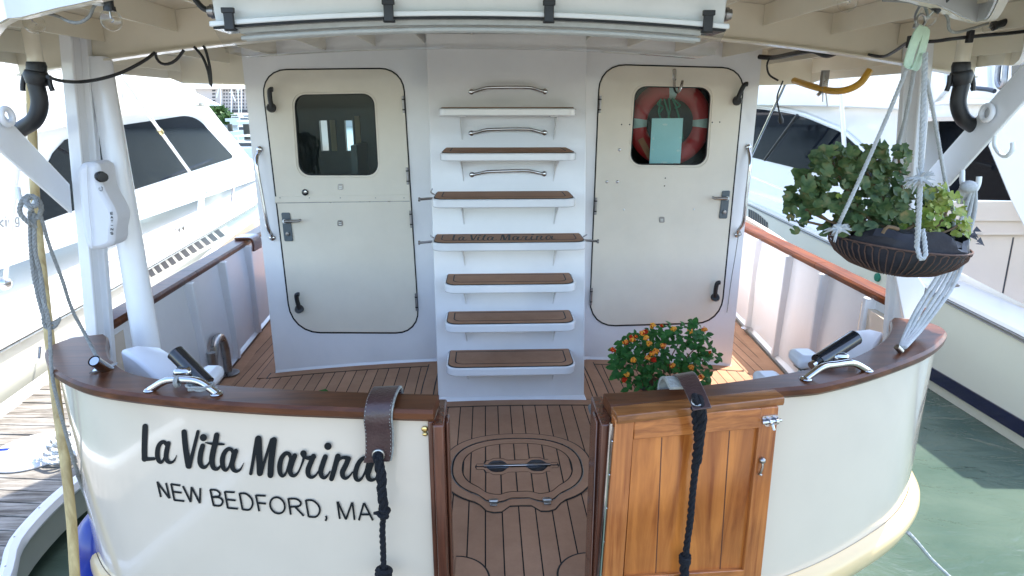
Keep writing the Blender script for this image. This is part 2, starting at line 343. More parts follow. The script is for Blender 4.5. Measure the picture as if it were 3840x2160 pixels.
def watermat():
    m, t, b = newmat('harbour_water'); N = t.nodes; L = t.links
    g = N.new('ShaderNodeNewGeometry'); mp = N.new('ShaderNodeMapping'); mp.inputs['Scale'].default_value = (1, 1.8, 1); mp.inputs['Rotation'].default_value = (0, 0, 0.5); L.new(g.outputs['Position'], mp.inputs[0])
    n1 = N.new('ShaderNodeTexNoise'); n1.inputs['Scale'].default_value = 2.4; n1.inputs['Detail'].default_value = 4; n1.inputs['Distortion'].default_value = 1.2; L.new(mp.outputs[0], n1.inputs['Vector'])
    n2 = N.new('ShaderNodeTexNoise'); n2.inputs['Scale'].default_value = 0.9; n2.inputs['Detail'].default_value = 3; L.new(mp.outputs[0], n2.inputs['Vector'])
    r_ = N.new('ShaderNodeValToRGB'); L.new(n2.outputs['Fac'], r_.inputs[0]); e = r_.color_ramp.elements
    e[0].position = 0.3; e[0].color = (0.044, 0.072, 0.055, 1); e[1].position = 0.7; e[1].color = (0.088, 0.118, 0.090, 1)
    L.new(r_.outputs[0], b.inputs['Base Color']); sock(b, Roughness=0.04, IOR=1.33)
    n3 = N.new('ShaderNodeTexNoise'); n3.inputs['Scale'].default_value = 11; n3.inputs['Detail'].default_value = 3; L.new(mp.outputs[0], n3.inputs['Vector'])
    ad = N.new('ShaderNodeMath'); ad.operation = 'MULTIPLY_ADD'; L.new(n3.outputs['Fac'], ad.inputs[0]); ad.inputs[1].default_value = 0.16; L.new(n1.outputs['Fac'], ad.inputs[2])
    bp = N.new('ShaderNodeBump'); bp.inputs['Strength'].default_value = 0.3; bp.inputs['Distance'].default_value = 0.10
    L.new(ad.outputs[0], bp.inputs['Height']); L.new(bp.outputs[0], b.inputs['Normal']); return m
M['water'] = watermat()

# ================================================================ SETTING
WZ, DZ = -0.9, -0.6
mb = MB(); mb.add([(-1500, -1500, WZ), (1500, -1500, WZ), (1500, 1500, WZ), (-1500, 1500, WZ)], [(0, 1, 2, 3)])
tag(mb.build('water', M['water'], flat=True), kind='structure')

# ================================================================ THE BOAT
boat = thing('trawler_yacht', (0, 3.2, WZ), 'ivory trawler yacht in the centre, seen from its stern, with brown deck and ladder', 'boat')
def DKZ(x): return 0.04 - 0.03 * x * x
TR = [(-1.99, 3.3), (-1.955, 2.95), (-1.895, 2.65), (-1.83, 2.455), (-1.689, 2.261), (-1.55, 2.138), (-1.39, 2.05), (-1.11, 1.968), (-0.83, 1.912), (-0.565, 1.876), (-0.28, 1.846), (0, 1.832), (0.276, 1.832),
      (0.6, 1.876), (0.885, 1.945), (1.161, 2.045), (1.441, 2.19), (1.642, 2.325), (1.81, 2.50), (1.895, 2.68), (1.975, 2.95), (2.03, 3.3)]
TRS = smooth([(x, y, 0) for x, y in TR], 0.03)
def tr_norm(i):
    a = TRS[max(0, i - 1)]; b = TRS[min(len(TRS) - 1, i + 1)]; t = (b - a).normalized(); return Vector((t.y, -t.x, 0))
def trY(x):
    for a, b in zip(TRS, TRS[1:]):
        if a.x <= x <= b.x and b.x > a.x: return a.y + (b.y - a.y) * (x - a.x) / (b.x - a.x)
    return 3.0
def onhull(px, py, off=0.003):
    """where the view ray meets the vertical transom skin"""
    d = ray(px, py); lo, hi = 0.5, 4.0
    f = lambda t: (CAM + d * t).y - trY((CAM + d * t).x)
    for _ in range(50):
        m_ = (lo + hi) / 2
        if f(m_) > 0: hi = m_
        else: lo = m_
    p = CAM + d * lo; x = p.x; s_ = (trY(x + 0.02) - trY(x - 0.02)) / 0.04
    n = Vector((s_, -1, 0)).normalized(); return p + n * off
GL, GR = -0.272, 0.285
side = [(-1.99, 3.3), (-2.1, 4.2), (-2.25, 5.6), (-2.25, 8), (-1.6, 11), (-0.7, 13.2), (0, 13.8), (0.7, 13.2), (1.6, 11), (2.33, 8), (2.33, 5.6), (2.16, 4.2), (2.03, 3.3)]
def hull_piece(sel, z1):
    m_ = MB(); rings = []
    for i in sel:
        p = TRS[i]; n = tr_norm(i)
        o = p; q = p - n * 0.07; z1 = 0.805 if p.y < 2.66 else 0.70
        rings.append([Vector((o.x, o.y, -0.10)), Vector((o.x, o.y, z1)), Vector((q.x, q.y, z1)), Vector((q.x, q.y, -0.10))])
    return m_.loft(rings)
iL = [i for i, p in enumerate(TRS) if p.x <= GL or (i < len(TRS) // 2 and p.x < GL)]
iR = [i for i, p in enumerate(TRS) if p.x >= GR]
hull = hull_piece(iL, 0.805); h2 = hull_piece(iR, 0.805); hull.add(h2.v, h2.f)
# forward topsides
def sidepiece(pts, z0, z1, th):
    pts = smooth([(x, y, 0) for x, y in pts], 0.2); rings = []
    for i, p in enumerate(pts):
        a = pts[max(0, i - 1)]; b = pts[min(len(pts) - 1, i + 1)]; t = (b - a).normalized(); n = Vector((-t.y, t.x, 0))
        if p.x * n.x < 0 and abs(p.x) > 0.5: n = -n
        q = p - n * th; zz = z1 + max(0, (p.y - 4)) * 0.03
        rings.append([Vector((p.x, p.y, z0)), Vector((p.x, p.y, zz)), Vector((q.x, q.y, zz)), Vector((q.x, q.y, z0))])
    return rings
hull.loft(sidepiece(side[:7], -0.10, 0.70, 0.05)); hull.loft(sidepiece(side[6:], -0.10, 0.70, 0.05))
# counter below the deck, tucked forward towards the water
full = [p.copy() for p in TRS] + [Vector((x, y, 0)) for x, y in side[-2:0:-1]]
full = [p.copy() for p in TRS] + [Vector((x, y, 0)) for x, y in reversed(side[1:-1])]
cen = Vector((0, 6.5, 0)); rings = []
for z, k in [(-0.10, 0.0), (-0.14, 0.02), (-0.3, 0.09), (-0.55, 0.2), (-0.95, 0.36)]:
    rings.append([Vector((p.x * (1 - k * 0.6), p.y + (cen.y - p.y) * k * 0.55, z)) for p in full])
hull.loft(rings, caps=False)
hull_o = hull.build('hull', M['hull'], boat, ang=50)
# rub strip
m_ = MB(); rings = []
for i in range(len(TRS)):
    p = TRS[i] + Vector((0, 0, -0.055 + 0.03 * TRS[i].x)); n = tr_norm(i); e = 0.038 + 0.006 * p.x
    prof = [(0.002, 0.075), (e * 0.6, 0.068), (e, 0.045), (e * 1.1, 0.01), (e * 0.8, -0.035), (0.002, -0.06)]
    rings.append([p + n * a + Vector((0, 0, b)) for a, b in prof])
m_.loft(rings).build('rub_strip', M['strip'], boat)
# deck
m_ = MB(); xs = [-1.9 + 3.82 * i / 40 for i in range(41)]; ys = [1.80, 2.0, 2.3, 2.6, 3.0, 3.5, 4.0, 4.4, 5, 6, 7, 8]
def clampx(x, y):
    lim = 1.86 if y >= 2.9 else max(0.3, [abs(p.x) for p in TRS if p.y <= y + 0.001][-1] - 0.02) if y > 1.86 else 0.3
    if y >= 2.9: lim = 1.875 + (y - 2.9) * 0.085
    return max(-lim, min(lim + (0.06 if y > 2.9 else 0), x * (lim / 1.9)))
vs = []
for y in ys:
    for x in xs:
        X = clampx(x, y); vs.append((X, y, DKZ(X)))
nx = len(xs); m_.add(vs, [(j * nx + i, j * nx + i + 1, (j + 1) * nx + i + 1, (j + 1) * nx + i) for j in range(len(ys) - 1) for i in range(nx - 1)])
deck_o = m_.build('deck', M['deck'], boat)
# margin boards round the trunk and along the wall
def flat_plate(pts, z, mat, name, parent, th=0.002):
    return MB().prism([Vector((x, y, z)) for x, y in pts], (0, 0, th)).build(name, mat, parent)
def strip2(m, pts, wd, z):
    pts = [Vector((x, y, 0)) for x, y in pts]; rings = []
    for i, p in enumerate(pts):
        t = (pts[min(i + 1, len(pts) - 1)] - pts[max(i - 1, 0)]).normalized(); n = Vector((-t.y, t.x, 0)) * wd / 2
        zz = Vector((0, 0, DKZ(p.x) + z)); rings.append([p - n + zz, p + n + zz, p + n + zz + Vector((0, 0, 0.002)), p - n + zz + Vector((0, 0, 0.002))])
    m.loft(rings)
mar = MB(); sm = MB()
def margin(path, wd):
    path = smooth([(x, y, 0) for x, y in path], 0.05); path = [(p.x, p.y) for p in path]
    strip2(mar, path, wd, 0.001); strip2(sm, path, wd + 0.012, -0.0006)
def straight(a, b, n=8): return [(a[0] + (b[0] - a[0]) * i / n, a[1] + (b[1] - a[1]) * i / n) for i in range(n + 1)]
strip2(mar, straight((-0.47, 3.51), (0.60, 3.51)), 0.07, 0.001); strip2(sm, straight((-0.48, 3.51), (0.61, 3.51)), 0.085, -0.0006)
strip2(mar, [(0.60, 3.53), (0.60, 3.8), (0.585, 4.14)], 0.07, 0.0018); strip2(sm, [(0.60, 3.475), (0.60, 3.8), (0.585, 4.14)], 0.085, -0.0002)
strip2(mar, [(-0.49, 3.53), (-0.49, 3.8), (-0.48, 4.14)], 0.07, 0.0018); strip2(sm, [(-0.49, 3.475), (-0.49, 3.8), (-0.48, 4.14)], 0.085, -0.0002)
strip2(mar, straight((-1.62, 4.155), (-0.46, 4.155)), 0.08, 0.001); strip2(sm, straight((-1.63, 4.155), (-0.46, 4.155)), 0.095, -0.0006)
strip2(mar, straight((0.58, 4.155), (1.68, 4.155)), 0.08, 0.001); strip2(sm, straight((0.58, 4.155), (1.69, 4.155)), 0.095, -0.0006)
for sx_ in (-1, 1):
    pth = straight((sx_ * 1.80 + (0.03 if sx_ > 0 else 0), 2.9), (sx_ * 2.00 + (0.07 if sx_ > 0 else 0), 5.6))
    strip2(mar, pth, 0.09, 0.0022); strip2(sm, pth, 0.104, 0.0)
    pth = straight((sx_ * 1.66, 4.12), (sx_ * 1.70, 5.8)); strip2(mar, pth, 0.06, 0.0022); strip2(sm, pth, 0.073, 0.0)
mar.build('margin_board', M['foam'], deck_o); sm.build('deck_seam', M['gasket'], deck_o)

# oval hatch
hc = Vector((0.028, 2.80, 0))
def oval(a, b, k=2.4, n=72, lobes=0.0):
    out = []
    for i in range(n):
        t = 2 * math.pi * i / n; c, s_ = math.cos(t), math.sin(t)
        x = a * math.copysign(abs(c) ** (2 / k), c); y = b * math.copysign(abs(s_) ** (2 / k), s_)
        if lobes and y < 0:
            for lx in (-0.12, 0.12): y -= lobes * math.exp(-((x - lx) / 0.055) ** 4)
        out.append((hc.x + x, hc.y + y))
    return out
def pl(m, pts, z, th=0.002): m.prism([Vector((x, y, z)) for x, y in pts], (0, 0, th))
hz = DKZ(0.03)
def ringflat(m, o, i_, z, th=0.002): m.ringp([Vector((x, y, z)) for x, y in o], [Vector((x, y, z)) for x, y in i_], (0, 0, th))
hm = MB(); pl(hm, oval(0.375, 0.330, lobes=0.055), hz + 0.0002, 0.0012); hatch = hm.build('deck_hatch', M['gasket'], boat)
hm = MB(); ringflat(hm, oval(0.367, 0.322, lobes=0.055), oval(0.325, 0.277, lobes=0.04), hz + 0.0015); hm.build('hatch_rim', M['foam'], hatch)
hm = MB(); ringflat(hm, oval(0.325, 0.277, lobes=0.040), oval(0.3215, 0.2735, lobes=0.039), hz + 0.0015, 0.003); hm.build('hatch_edging', M['steel'], hatch)
hm = MB(); ringflat(hm, oval(0.314, 0.266, lobes=0.036), oval(0.273, 0.222, lobes=0.03), hz + 0.0022); hm.build('hatch_lid_border', M['foam'], hatch)
# planks of the lid
hm = MB(); lo = oval(0.267, 0.216, lobes=0.03)
def span(x):
    ys_ = []
    for (x0, y0), (x1, y1) in zip(lo, lo[1:] + lo[:1]):
        if (x0 - x) * (x1 - x) <= 0 and abs(x1 - x0) > 1e-9: ys_.append(y0 + (y1 - y0) * (x - x0) / (x1 - x0))
    return (min(ys_), max(ys_)) if len(ys_) > 1 else (hc.y, hc.y)
hwid = lambda x: 0.052 + 0.0 * x
def recess(x):
    d = x - hc.x; return max(0.050 * math.exp(-((abs(d) - 0.095) / 0.05) ** 4), 0.030 if abs(d) < 0.16 else 0) + (0.028 if abs(d) < 0.205 else 0)
x = -0.4485 + 0.019
for k in range(12):
    a_ = 0.019 - 0.0735 * 6 + 0.0735 * k + 0.0035; b_ = a_ + 0.067
    a_ = max(a_, hc.x - 0.262); b_ = min(b_, hc.x + 0.262)
    if b_ - a_ < 0.012: continue
    xs_ = [a_ + (b_ - a_) * i / 8 for i in range(9)]
    top = [(x_, span(x_)[1]) for x_ in xs_]; bot = [(x_, span(x_)[0]) for x_ in xs_]
    if recess((a_ + b_) / 2) > 0.02:
        pl(hm, [(x_, hc.y + recess(x_)) for x_ in xs_] + top[::-1], hz + 0.0022); pl(hm, bot + [(x_, hc.y - recess(x_)) for x_ in xs_][::-1], hz + 0.0022)
    else: pl(hm, bot + top[::-1], hz + 0.0022)
hm.build('hatch_plank', M['foam'], hatch)
hm = MB(); xs_ = [hc.x - 0.20 + 0.40 * i / 40 for i in range(41)]
rc = lambda x_: max(recess(x_) - 0.026, 0.010); inn = lambda x_: max(0.012 if abs(x_ - hc.x) < 0.165 else 0.004, 0.052 * math.exp(-((abs(x_ - hc.x) - 0.098) / 0.048) ** 4))
pl(hm, [(x_, hc.y + recess(x_) - 0.006) for x_ in xs_] + [(x_, hc.y - recess(x_) + 0.006) for x_ in xs_][::-1], hz + 0.0018)
hm.build('hatch_handle_surround', M['foam'], hatch)
hm = MB(); pl(hm, [(x_, hc.y + inn(x_)) for x_ in xs_] + [(x_, hc.y - inn(x_)) for x_ in xs_][::-1], hz + 0.0040, 0.001); hm.build('handle_recess', M['blackgloss'], hatch)
MB().box(hc.x - 0.165, hc.x + 0.165, hc.y - 0.008, hc.y + 0.006, hz + 0.006, hz + 0.013).build('hatch_handle', M['chrome'], hatch, bevel=0.002)
for lx in (-0.12, 0.12):
    hm = MB(); yy = hc.y - 0.30; hm.box(hc.x + lx - 0.016, hc.x + lx + 0.016, yy - 0.03, yy + 0.02, hz + 0.004, hz + 0.012)
    hm.tube([(hc.x + lx - 0.02, yy, hz + 0.012), (hc.x + lx + 0.02, yy, hz + 0.012)], 0.008); hm.build('hatch_hinge', M['steel'], hatch, bevel=0.002)
# curved corner pads near the gate
for sx_ in (-1, 1):
    c_ = (-0.245 if sx_ < 0 else 0.275, 2.02); m2 = MB(); m3 = MB()
    arc = lambda r: [(c_[0] - sx_ * r * math.sin(t), c_[1] + r * math.cos(t)) for t in [math.pi * 0.5 * i / 10 for i in range(11)]] + [c_]
    pl(m3, arc(0.135), hz + 0.0005, 0.0012); pl(m2, arc(0.127), hz + 0.0012, 0.0018)
    m3.build('corner_seam', M['gasket'], deck_o); m2.build('corner_pad', M['foam'], deck_o)

# cap rail along the transom
def caprail(i0, i1, name, mat):
    m = MB(); rings = []
    for i in range(i0, i1 + 1):
        p = TRS[i]; n = tr_norm(i); e = max(0, abs(p.x) - 1.3) / 0.6
        win = 0.095 + 0.11 * e ** 1.3; z0, z1 = 0.802, 0.842; ye = (2.53 if p.x < 0 else 2.60); tt = max(0.0, 1 - (ye - p.y) / 0.13) if p.y > 2.3 else 0.0; tt = min(1, tt) ** 2
        o = 0.028 if p.x < 0.25 or p.x > 1.0 else 0.002 + 0.026 * max(0, (p.x - 0.86) / 0.14)
        win -= 0.035 * tt; o -= 0.10 * tt
        pr = [(o - 0.006, z0), (o + 0.004, z0 + 0.012), (o + 0.004, z0 + 0.03), (o - 0.006, z1), (-win + 0.008, z1), (-win, z1 - 0.008), (-win, z0)]
        rings.append([p + n * a + Vector((0, 0, b)) for a, b in pr])
    return m.loft(rings).build(name, mat, boat)
iA = min(i for i, p in enumerate(TRS) if p.y < 2.53); iB = max(i for i, p in enumerate(TRS) if p.y < 2.60)
near = lambda x: min(range(len(TRS)), key=lambda i: abs(TRS[i].x - x))
j1, j2, j3, j4 = near(-1.36), near(-0.268), near(0.275), near(1.32)
caprail(iA, j1, 'cap_rail', M['caprail']); caprail(j1, j2, 'cap_rail', M['caprail']); caprail(j3, j4, 'cap_rail', M['caprail']); caprail(j4, iB, 'cap_rail', M['caprail'])
# gate jambs (vertical dark wood) either side of the opening
MB().box(GL - 0.012, GL + 0.022, 1.80, 1.99, 0.05, 0.80).box(GL - 0.030, GL - 0.012, 1.828, 1.842, 0.05, 0.80).box(GL + 0.022, GL + 0.034, 1.86, 1.92, 0.05, 0.78).build('gate_jamb', M['jamb'], boat, bevel=0.006)
MB().box(GR - 0.045, GR - 0.004, 1.785, 1.99, 0.05, 0.80).box(GR - 0.055, GR - 0.045, 1.83, 1.90, 0.05, 0.79).build('gate_jamb', M['jamb'], boat, bevel=0.006)
bp_ = onhull(1594, 1607, 0.004); MB().sphere(bp_, 0.011, (1, 0.5, 1)).sphere(bp_ - Vector((0, 0, 0.018)), 0.009, (1, .5, .7)).build('brass_catch', M['brass'], boat)

# the open gate, folded flat against the outside of the transom
G0 = Vector((0.278, 1.782, 0)); G1 = Vector((0.862, 1.875, 0)); gu = (G1 - G0).normalized(); gn = Vector((gu.y, -gu.x, 0))
gp0 = G0; GZT = 0.768
def gpt(px, py, off=0.0): return PP(px, py, G0 + gn * 0.0, gn) + gn * off
def gbox(m, poly, off, th): m.prism([gpt(x, y, off) for x, y in poly], -gn * th)
gate = MB()
gbox(gate, [(2375, 1640), (2850, 1600), (2790, 2260), (2330, 2300)], 0.0, 0.022)
gate_o = gate.build('transom_gate', M['gatep'], boat)
for a, b in [((2482, 1640), (2452, 2300)), ((2736, 1612), (2690, 2280))]:
    MB().prism([gpt(a[0] - 2, a[1], 0.0006), gpt(a[0] + 2, a[1], 0.0006), gpt(b[0] + 2, b[1], 0.0006), gpt(b[0] - 2, b[1], 0.0006)], -gn * 0.002).build('panel_groove', M['jamb'], gate_o)
for nm_, mt_, of_, q_ in (('gate_stile', 'gatev', 0.014, [(2303, 1566), (2374, 1562), (2318, 2330), (2238, 2330)]), ('gate_stile', 'gatev', 0.014, [(2846, 1524), (2912, 1518), (2828, 2330), (2758, 2330)]),
                      ('gate_cross_rail', 'gateh', 0.0135, [(2374, 1562), (2846, 1524), (2846, 1598), (2370, 1642)]), ('gate_cross_rail', 'gateh', 0.0135, [(2345, 2155), (2790, 2128), (2785, 2220), (2340, 2250)])):
    fr = MB(); gbox(fr, q_, of_, 0.036); fr.build(nm_, M[mt_], gate_o, bevel=0.003)
cz0, cz1 = 0.812, 0.845
g_a = P(2314, 1592, Z=cz0); g_b = P(2938, 1520, Z=cz0); back = -gn * 0.058
cp = MB(); aa = Vector((g_a.x, g_a.y, cz0)); bb = Vector((g_b.x, g_b.y, cz0)); rings = []
for q in (aa, bb):
    rings.append([q, q + Vector((0, 0, 0.012)) + gn * 0.004, q + Vector((0, 0, 0.028)) + gn * 0.002, q + Vector((0, 0, 0.032)) - gn * 0.006, q + Vector((0, 0, 0.032)) + back, q + back])
cp.loft(rings).build('gate_cap', M['gatecap'], gate_o, bevel=0.002)
hg = MB(); hg.tube([gpt(2286, 1580, 0.012), gpt(2232, 2330, 0.012)], 0.0055, 8); hgo = hg.build('piano_hinge', M['chrome'], gate_o)
MB().prism([gpt(2288, 1600, 0.004), gpt(2303, 1600, 0.004), gpt(2242, 2330, 0.004), gpt(2226, 2330, 0.004)], -gn * 0.01).build('hinge_leaf', M['hinge'], gate_o)
for k in range(5):
    y_ = 1650 + k * 125; p = gpt(2296 - (y_ - 1600) * 0.083, y_, 0.008); MB().sphere(p, 0.004, n=8, m=6).build('hinge_screw', M['chrome'], gate_o)
# latch
lt = MB(); gbox(lt, rr([(2845, 1552), (2907, 1545), (2905, 1582), (2858, 1592)], 10), 0.018, 0.004)
latch = lt.build('barrel_latch', M['chrome'], gate_o)
lt = MB(); lt.tube([gpt(2842, 1572, 0.026), gpt(2912, 1562, 0.026)], 0.0055, 10); lt.tube([gpt(2866, 1570, 0.026), gpt(2874, 1569, 0.026)], 0.011, 12); lt.tube([gpt(2890, 1566, 0.026), gpt(2898, 1565, 0.026)], 0.011, 12)
lt.tube([gpt(2876, 1570, 0.028), gpt(2876, 1592, 0.04)], 0.005, 8); lt.build('latch_bolt', M['chrome'], gate_o)
hk = MB(); hk.sphere(gpt(2846, 1715, 0.02), 0.011, n=10, m=8); hk.tube([gpt(2846, 1715, 0.022), gpt(2842, 1735, 0.028), gpt(2836, 1755, 0.026), gpt(2834, 1765, 0.02), gpt(2842, 1768, 0.022)], 0.004, 8); hk.build('cabin_hook', M['steel'], gate_o)

# ---- lettering on the transom
def stroke(m, pts, off, proj, seg=5):
    """brush stroke: pts (x, y, width) in photo pixels laid on a surface by proj"""
    s_ = smooth([Vector(p) for p in pts], 3.0) if len(pts) > 2 else [Vector(pts[0]), Vector(pts[1])]
    L_, R_ = [], []
    for i, p in enumerate(s_):
        a = s_[max(i - 1, 0)]; b = s_[min(i + 1, len(s_) - 1)]; t = Vector((b.x - a.x, b.y - a.y)); t.normalize(); n = Vector((-t.y, t.x)) * p.z / 2
        L_.append((p.x + n.x, p.y + n.y)); R_.append((p.x - n.x, p.y - n.y))
    vs = []; fs = []
    for (a, b) in zip(L_, R_): vs += [proj(a[0], a[1], off), proj(b[0], b[1], off)]
    for i in range(len(L_) - 1): fs.append((2 * i, 2 * i + 1, 2 * i + 3, 2 * i + 2))
    m.add(vs, fs)
def disc(m, x, y, r, off, proj, n=18):
    m.add([proj(x + r * math.cos(2 * math.pi * k / n), y + r * math.sin(2 * math.pi * k / n), off) for k in range(n)], [tuple(range(n))])
SCRIPT = [
 [(125,130,58),(121,230,60),(117,350,58),(118,462,58)], [(112,462,42),(150,462,40),(215,458,34)],
 [(345,318,38),(318,288,40),(282,300,44),(256,350,48),(250,420,50),(262,475,44),(287,494,34),(312,468,24),(332,400,20),(348,330,26)],
 [(362,300,46),(346,370,50),(338,440,50),(352,480,44),(380,497,32),(412,485,24),(435,452,14),(446,420,5)],
 [(522,185,56),(532,300,58),(548,420,60),(566,530,60)], [(578,540,40),(600,440,38),(632,310,36),(664,180,34)],
 [(712,325,50),(692,400,54),(684,480,54),(700,530,46),(732,543,36),(765,515,22),(785,480,16)],
 [(855,215,56),(838,300,58),(815,400,60),(806,480,58),(822,545,48),(858,560,36),(892,530,22),(915,490,16)], [(742,292,12),(800,302,26),(880,306,28),(928,310,18)],
 [(1022,390,36),(1002,360,38),(965,360,42),(928,405,48),(912,475,52),(922,545,46),(947,572,34),(976,545,24),(998,480,20),(1018,400,26)],
 [(1052,375,46),(1030,440,50),(1012,510,52),(1022,560,46),(1052,582,34),(1090,568,24),(1115,530,14),(1129,497,5)],
 [(1202,605,36),(1222,490,34),(1244,360,38),(1266,250,44)], [(1280,250,68),(1284,360,66),(1290,480,66),(1294,600,64)], [(1308,600,34),(1342,480,30),(1380,360,32),(1415,262,40)], [(1438,262,62),(1422,380,64),(1408,500,64),(1402,620,62)],
 [(1608,440,36),(1588,402,40),(1552,402,44),(1514,450,50),(1496,530,54),(1502,600,46),(1528,628,34),(1558,600,24),(1582,530,22),(1606,445,28)],
 [(1650,420,50),(1622,490,54),(1602,560,54),(1612,610,46),(1645,624,34),(1682,592,22),(1712,530,20),(1738,455,26),(1742,410,30)],
 [(1738,420,46),(1778,446,36),(1815,440,44),(1846,432,44)], [(1840,425,52),(1812,490,54),(1786,560,54),(1788,615,48),(1820,640,34),(1858,622,24),(1890,580,18)],
 [(1960,430,52),(1935,500,54),(1914,570,54),(1922,625,46),(1952,644,34),(1986,615,22),(2008,580,16)],
 [(2088,425,58),(2066,500,54),(2045,580,52),(2022,655,50)], [(2068,520,18),(2100,462,26),(2140,438,34),(2185,445,44)], [(2195,450,54),(2165,520,54),(2134,585,54),(2142,632,46),(2172,648,32),(2210,620,22),(2235,585,16)],
 [(2395,470,36),(2372,442,40),(2330,455,44),(2290,510,50),(2266,590,52),(2272,650,44),(2300,668,34),(2335,640,24),(2368,570,22),(2392,480,28)],
 [(2440,470,50),(2412,545,52),(2392,610,52),(2402,652,46),(2436,666,34),(2475,650,24)]]
SDOTS = [(728, 235, 37), (1988, 322, 38), (1740, 395, 33)]
k_ = 950 / 2576.0
lm = MB(); j = 0
for s_ in SCRIPT:
    j += 1; off = 0.0022 + 0.00008 * j
    stroke(lm, [(500 + x * k_, 1550 + y * k_, w_ * k_) for x, y, w_ in s_], off, onhull)
    for q in (s_[0], s_[-1]): j += 1; disc(lm, 500 + q[0] * k_, 1550 + q[1] * k_, q[2] * k_ / 2 * 0.97, 0.0022 + 0.00008 * j, onhull)
for q in SDOTS: j += 1; disc(lm, 500 + q[0] * k_, 1550 + q[1] * k_, q[2] * k_, 0.0022 + 0.00008 * j, onhull, 24)
lm.build('boat_name_lettering', M['ink'], hull_o, flat=True)
lm = MB(); W_ = 20
PORT = [[(247,690),(284,848)],[(247,694),(368,858)],[(336,704),(374,862)],
 [(388,712),(422,880)],[(385,716),(482,730)],[(402,792),(496,804)],[(420,878),(524,888)],
 [(508,735),(588,898)],[(588,898),(596,744)],[(596,744),(682,910)],[(682,910),(686,755)],
 [(786,770),(822,935)],[(784,772),(845,776),(885,808),(872,838),(802,846)],[(804,848),(880,852),(914,888),(890,932),(822,932)],
 [(934,788),(966,960)],[(934,792),(1036,798)],[(950,870),(1046,880)],[(966,956),(1070,964)],
 [(1084,804),(1116,974)],[(1084,808),(1150,812),(1205,860),(1218,920),(1185,972),(1116,972)],
 [(1250,824),(1286,990)],[(1250,828),(1352,832)],[(1268,904),(1354,912)],
 [(1580,856),(1606,1024)],[(1580,862),(1660,864),(1706,898),(1690,936),(1596,944)],[(1650,944),(1738,1036)],
 [(1758,872),(1788,1046)],[(1760,876),(1830,880),(1888,930),(1900,990),(1864,1042),(1788,1044)],
 [(1962,1034),(1970,1060),(1958,1086)],
 [(2078,890),(2104,1066)],[(2084,892),(2166,1072)],[(2166,1072),(2228,898)],[(2232,898),(2254,1076)],
 [(2348,903),(2298,1080)],[(2350,903),(2440,1080)],[(2318,1020),(2418,1020)]]
j = 0
for s_ in PORT:
    j += 1; off = 0.0022 + 0.00008 * j
    if len(s_) > 3:
        pts = [Vector((a, b, 0)) for a, b in s_]
    stroke(lm, [(500 + x * k_, 1550 + y * k_, W_ * k_) for x, y in s_], off, onhull)
ring = [(1472 + 74 * math.cos(t) + 12 * math.sin(t), 928 + 82 * math.sin(t)) for t in [2 * math.pi * i / 24 for i in range(25)]]
stroke(lm, [(500 + x * k_, 1550 + y * k_, W_ * k_) for x, y in ring], 0.0049, onhull)
lm.build('home_port_lettering', M['ink'], hull_o, flat=True)

# ---- bulwarks with ribs and side cap rails
for sx_ in (-1, 1):
    bx = (lambda y: -(1.893 + (y - 2.93) * 0.027)) if sx_ < 0 else (lambda y: 1.977 + (y - 2.95) * 0.029)
    bb = (lambda y: -(1.88 + (y - 2.75) * 0.068)) if sx_ < 0 else (lambda y: 1.93 + (y - 2.9) * 0.088)
    CZ0 = 0.735 if sx_ < 0 else 0.75
    b = MB(); ys_ = [2.80, 3.3, 4.2, 5.2, 6.5]
    b.loft([[Vector((bb(y), y, -0.11)), Vector((bx(y), y, CZ0 + .01)), Vector((bx(y) + sx_ * 0.02, y, CZ0 + .01)), Vector((bb(y) + sx_ * 0.02, y, -0.11))] for y in ys_])
    bo = b.build('bulwark', M['bulwark'], boat)
    for y, yb in ([(3.25, 3.40), (3.77, 3.95), (4.31, 4.53), (4.83, 5.1)] if sx_ < 0 else [(3.25, 3.2), (3.765, 3.80), (4.276, 4.4), (4.835, 5.05)]):
        x0 = bx(y); x1 = bb(yb); r_ = MB(); d = -sx_
        r_.add([(x1, yb - 0.03, -0.05), (x1 + d * 0.05, yb - 0.020, -0.05), (x1 + d * 0.05, yb + 0.012, -0.05), (x1, yb + 0.03, -0.05),
                (x0, y - 0.035, CZ0 + .005), (x0 + d * 0.05, y - 0.020, CZ0 + .005), (x0 + d * 0.05, y + 0.014, CZ0 + .005), (x0, y + 0.035, CZ0 + .005)],
               [(0, 1, 2, 3), (4, 7, 6, 5), (0, 4, 5, 1), (1, 5, 6, 2), (2, 6, 7, 3)])
        r_.build('bulwark_rib', M['bulwark'], bo, bevel=0.006)
    f_ = MB(); f_.loft([[Vector((bb(y) - sx_ * .004, y, -0.03)), Vector((bb(y) - sx_ * 0.014, y, -0.035)), Vector((bb(y) - sx_ * 0.03, y, -0.055)), Vector((bb(y), y, -0.085))] for y in ys_]); f_.build('deck_edge_angle', M['bulwark'], bo)
    y0 = 2.93
    for ya in ([y0, y0 + 0.015, 3.2, 3.9], [3.903, 4.6, 5.2, 6.5]):
        c = MB(); rings = []
        for y in ya:
            e_ = 0.008 if y == y0 else 0.0
            xi = bx(y) - sx_ * (0.02 - e_); xo = bx(y) + sx_ * (0.095 - e_); z0 = CZ0 + e_; z1 = CZ0 + 0.042 - e_
            rings.append([Vector((xi + sx_ * .008, y, z0)), Vector((xi, y, z0 + 0.012)), Vector((xi, y, z1 - 0.012)), Vector((xi + sx_ * 0.01, y, z1)), Vector((xo - sx_ * 0.01, y, z1)), Vector((xo, y, z1 - 0.012)), Vector((xo - sx_ * 0.01, y, z0))])
        c.loft(rings).build('side_cap_rail', M['caprail'] if sx_ < 0 else M['sunlit_siderail'], boat)
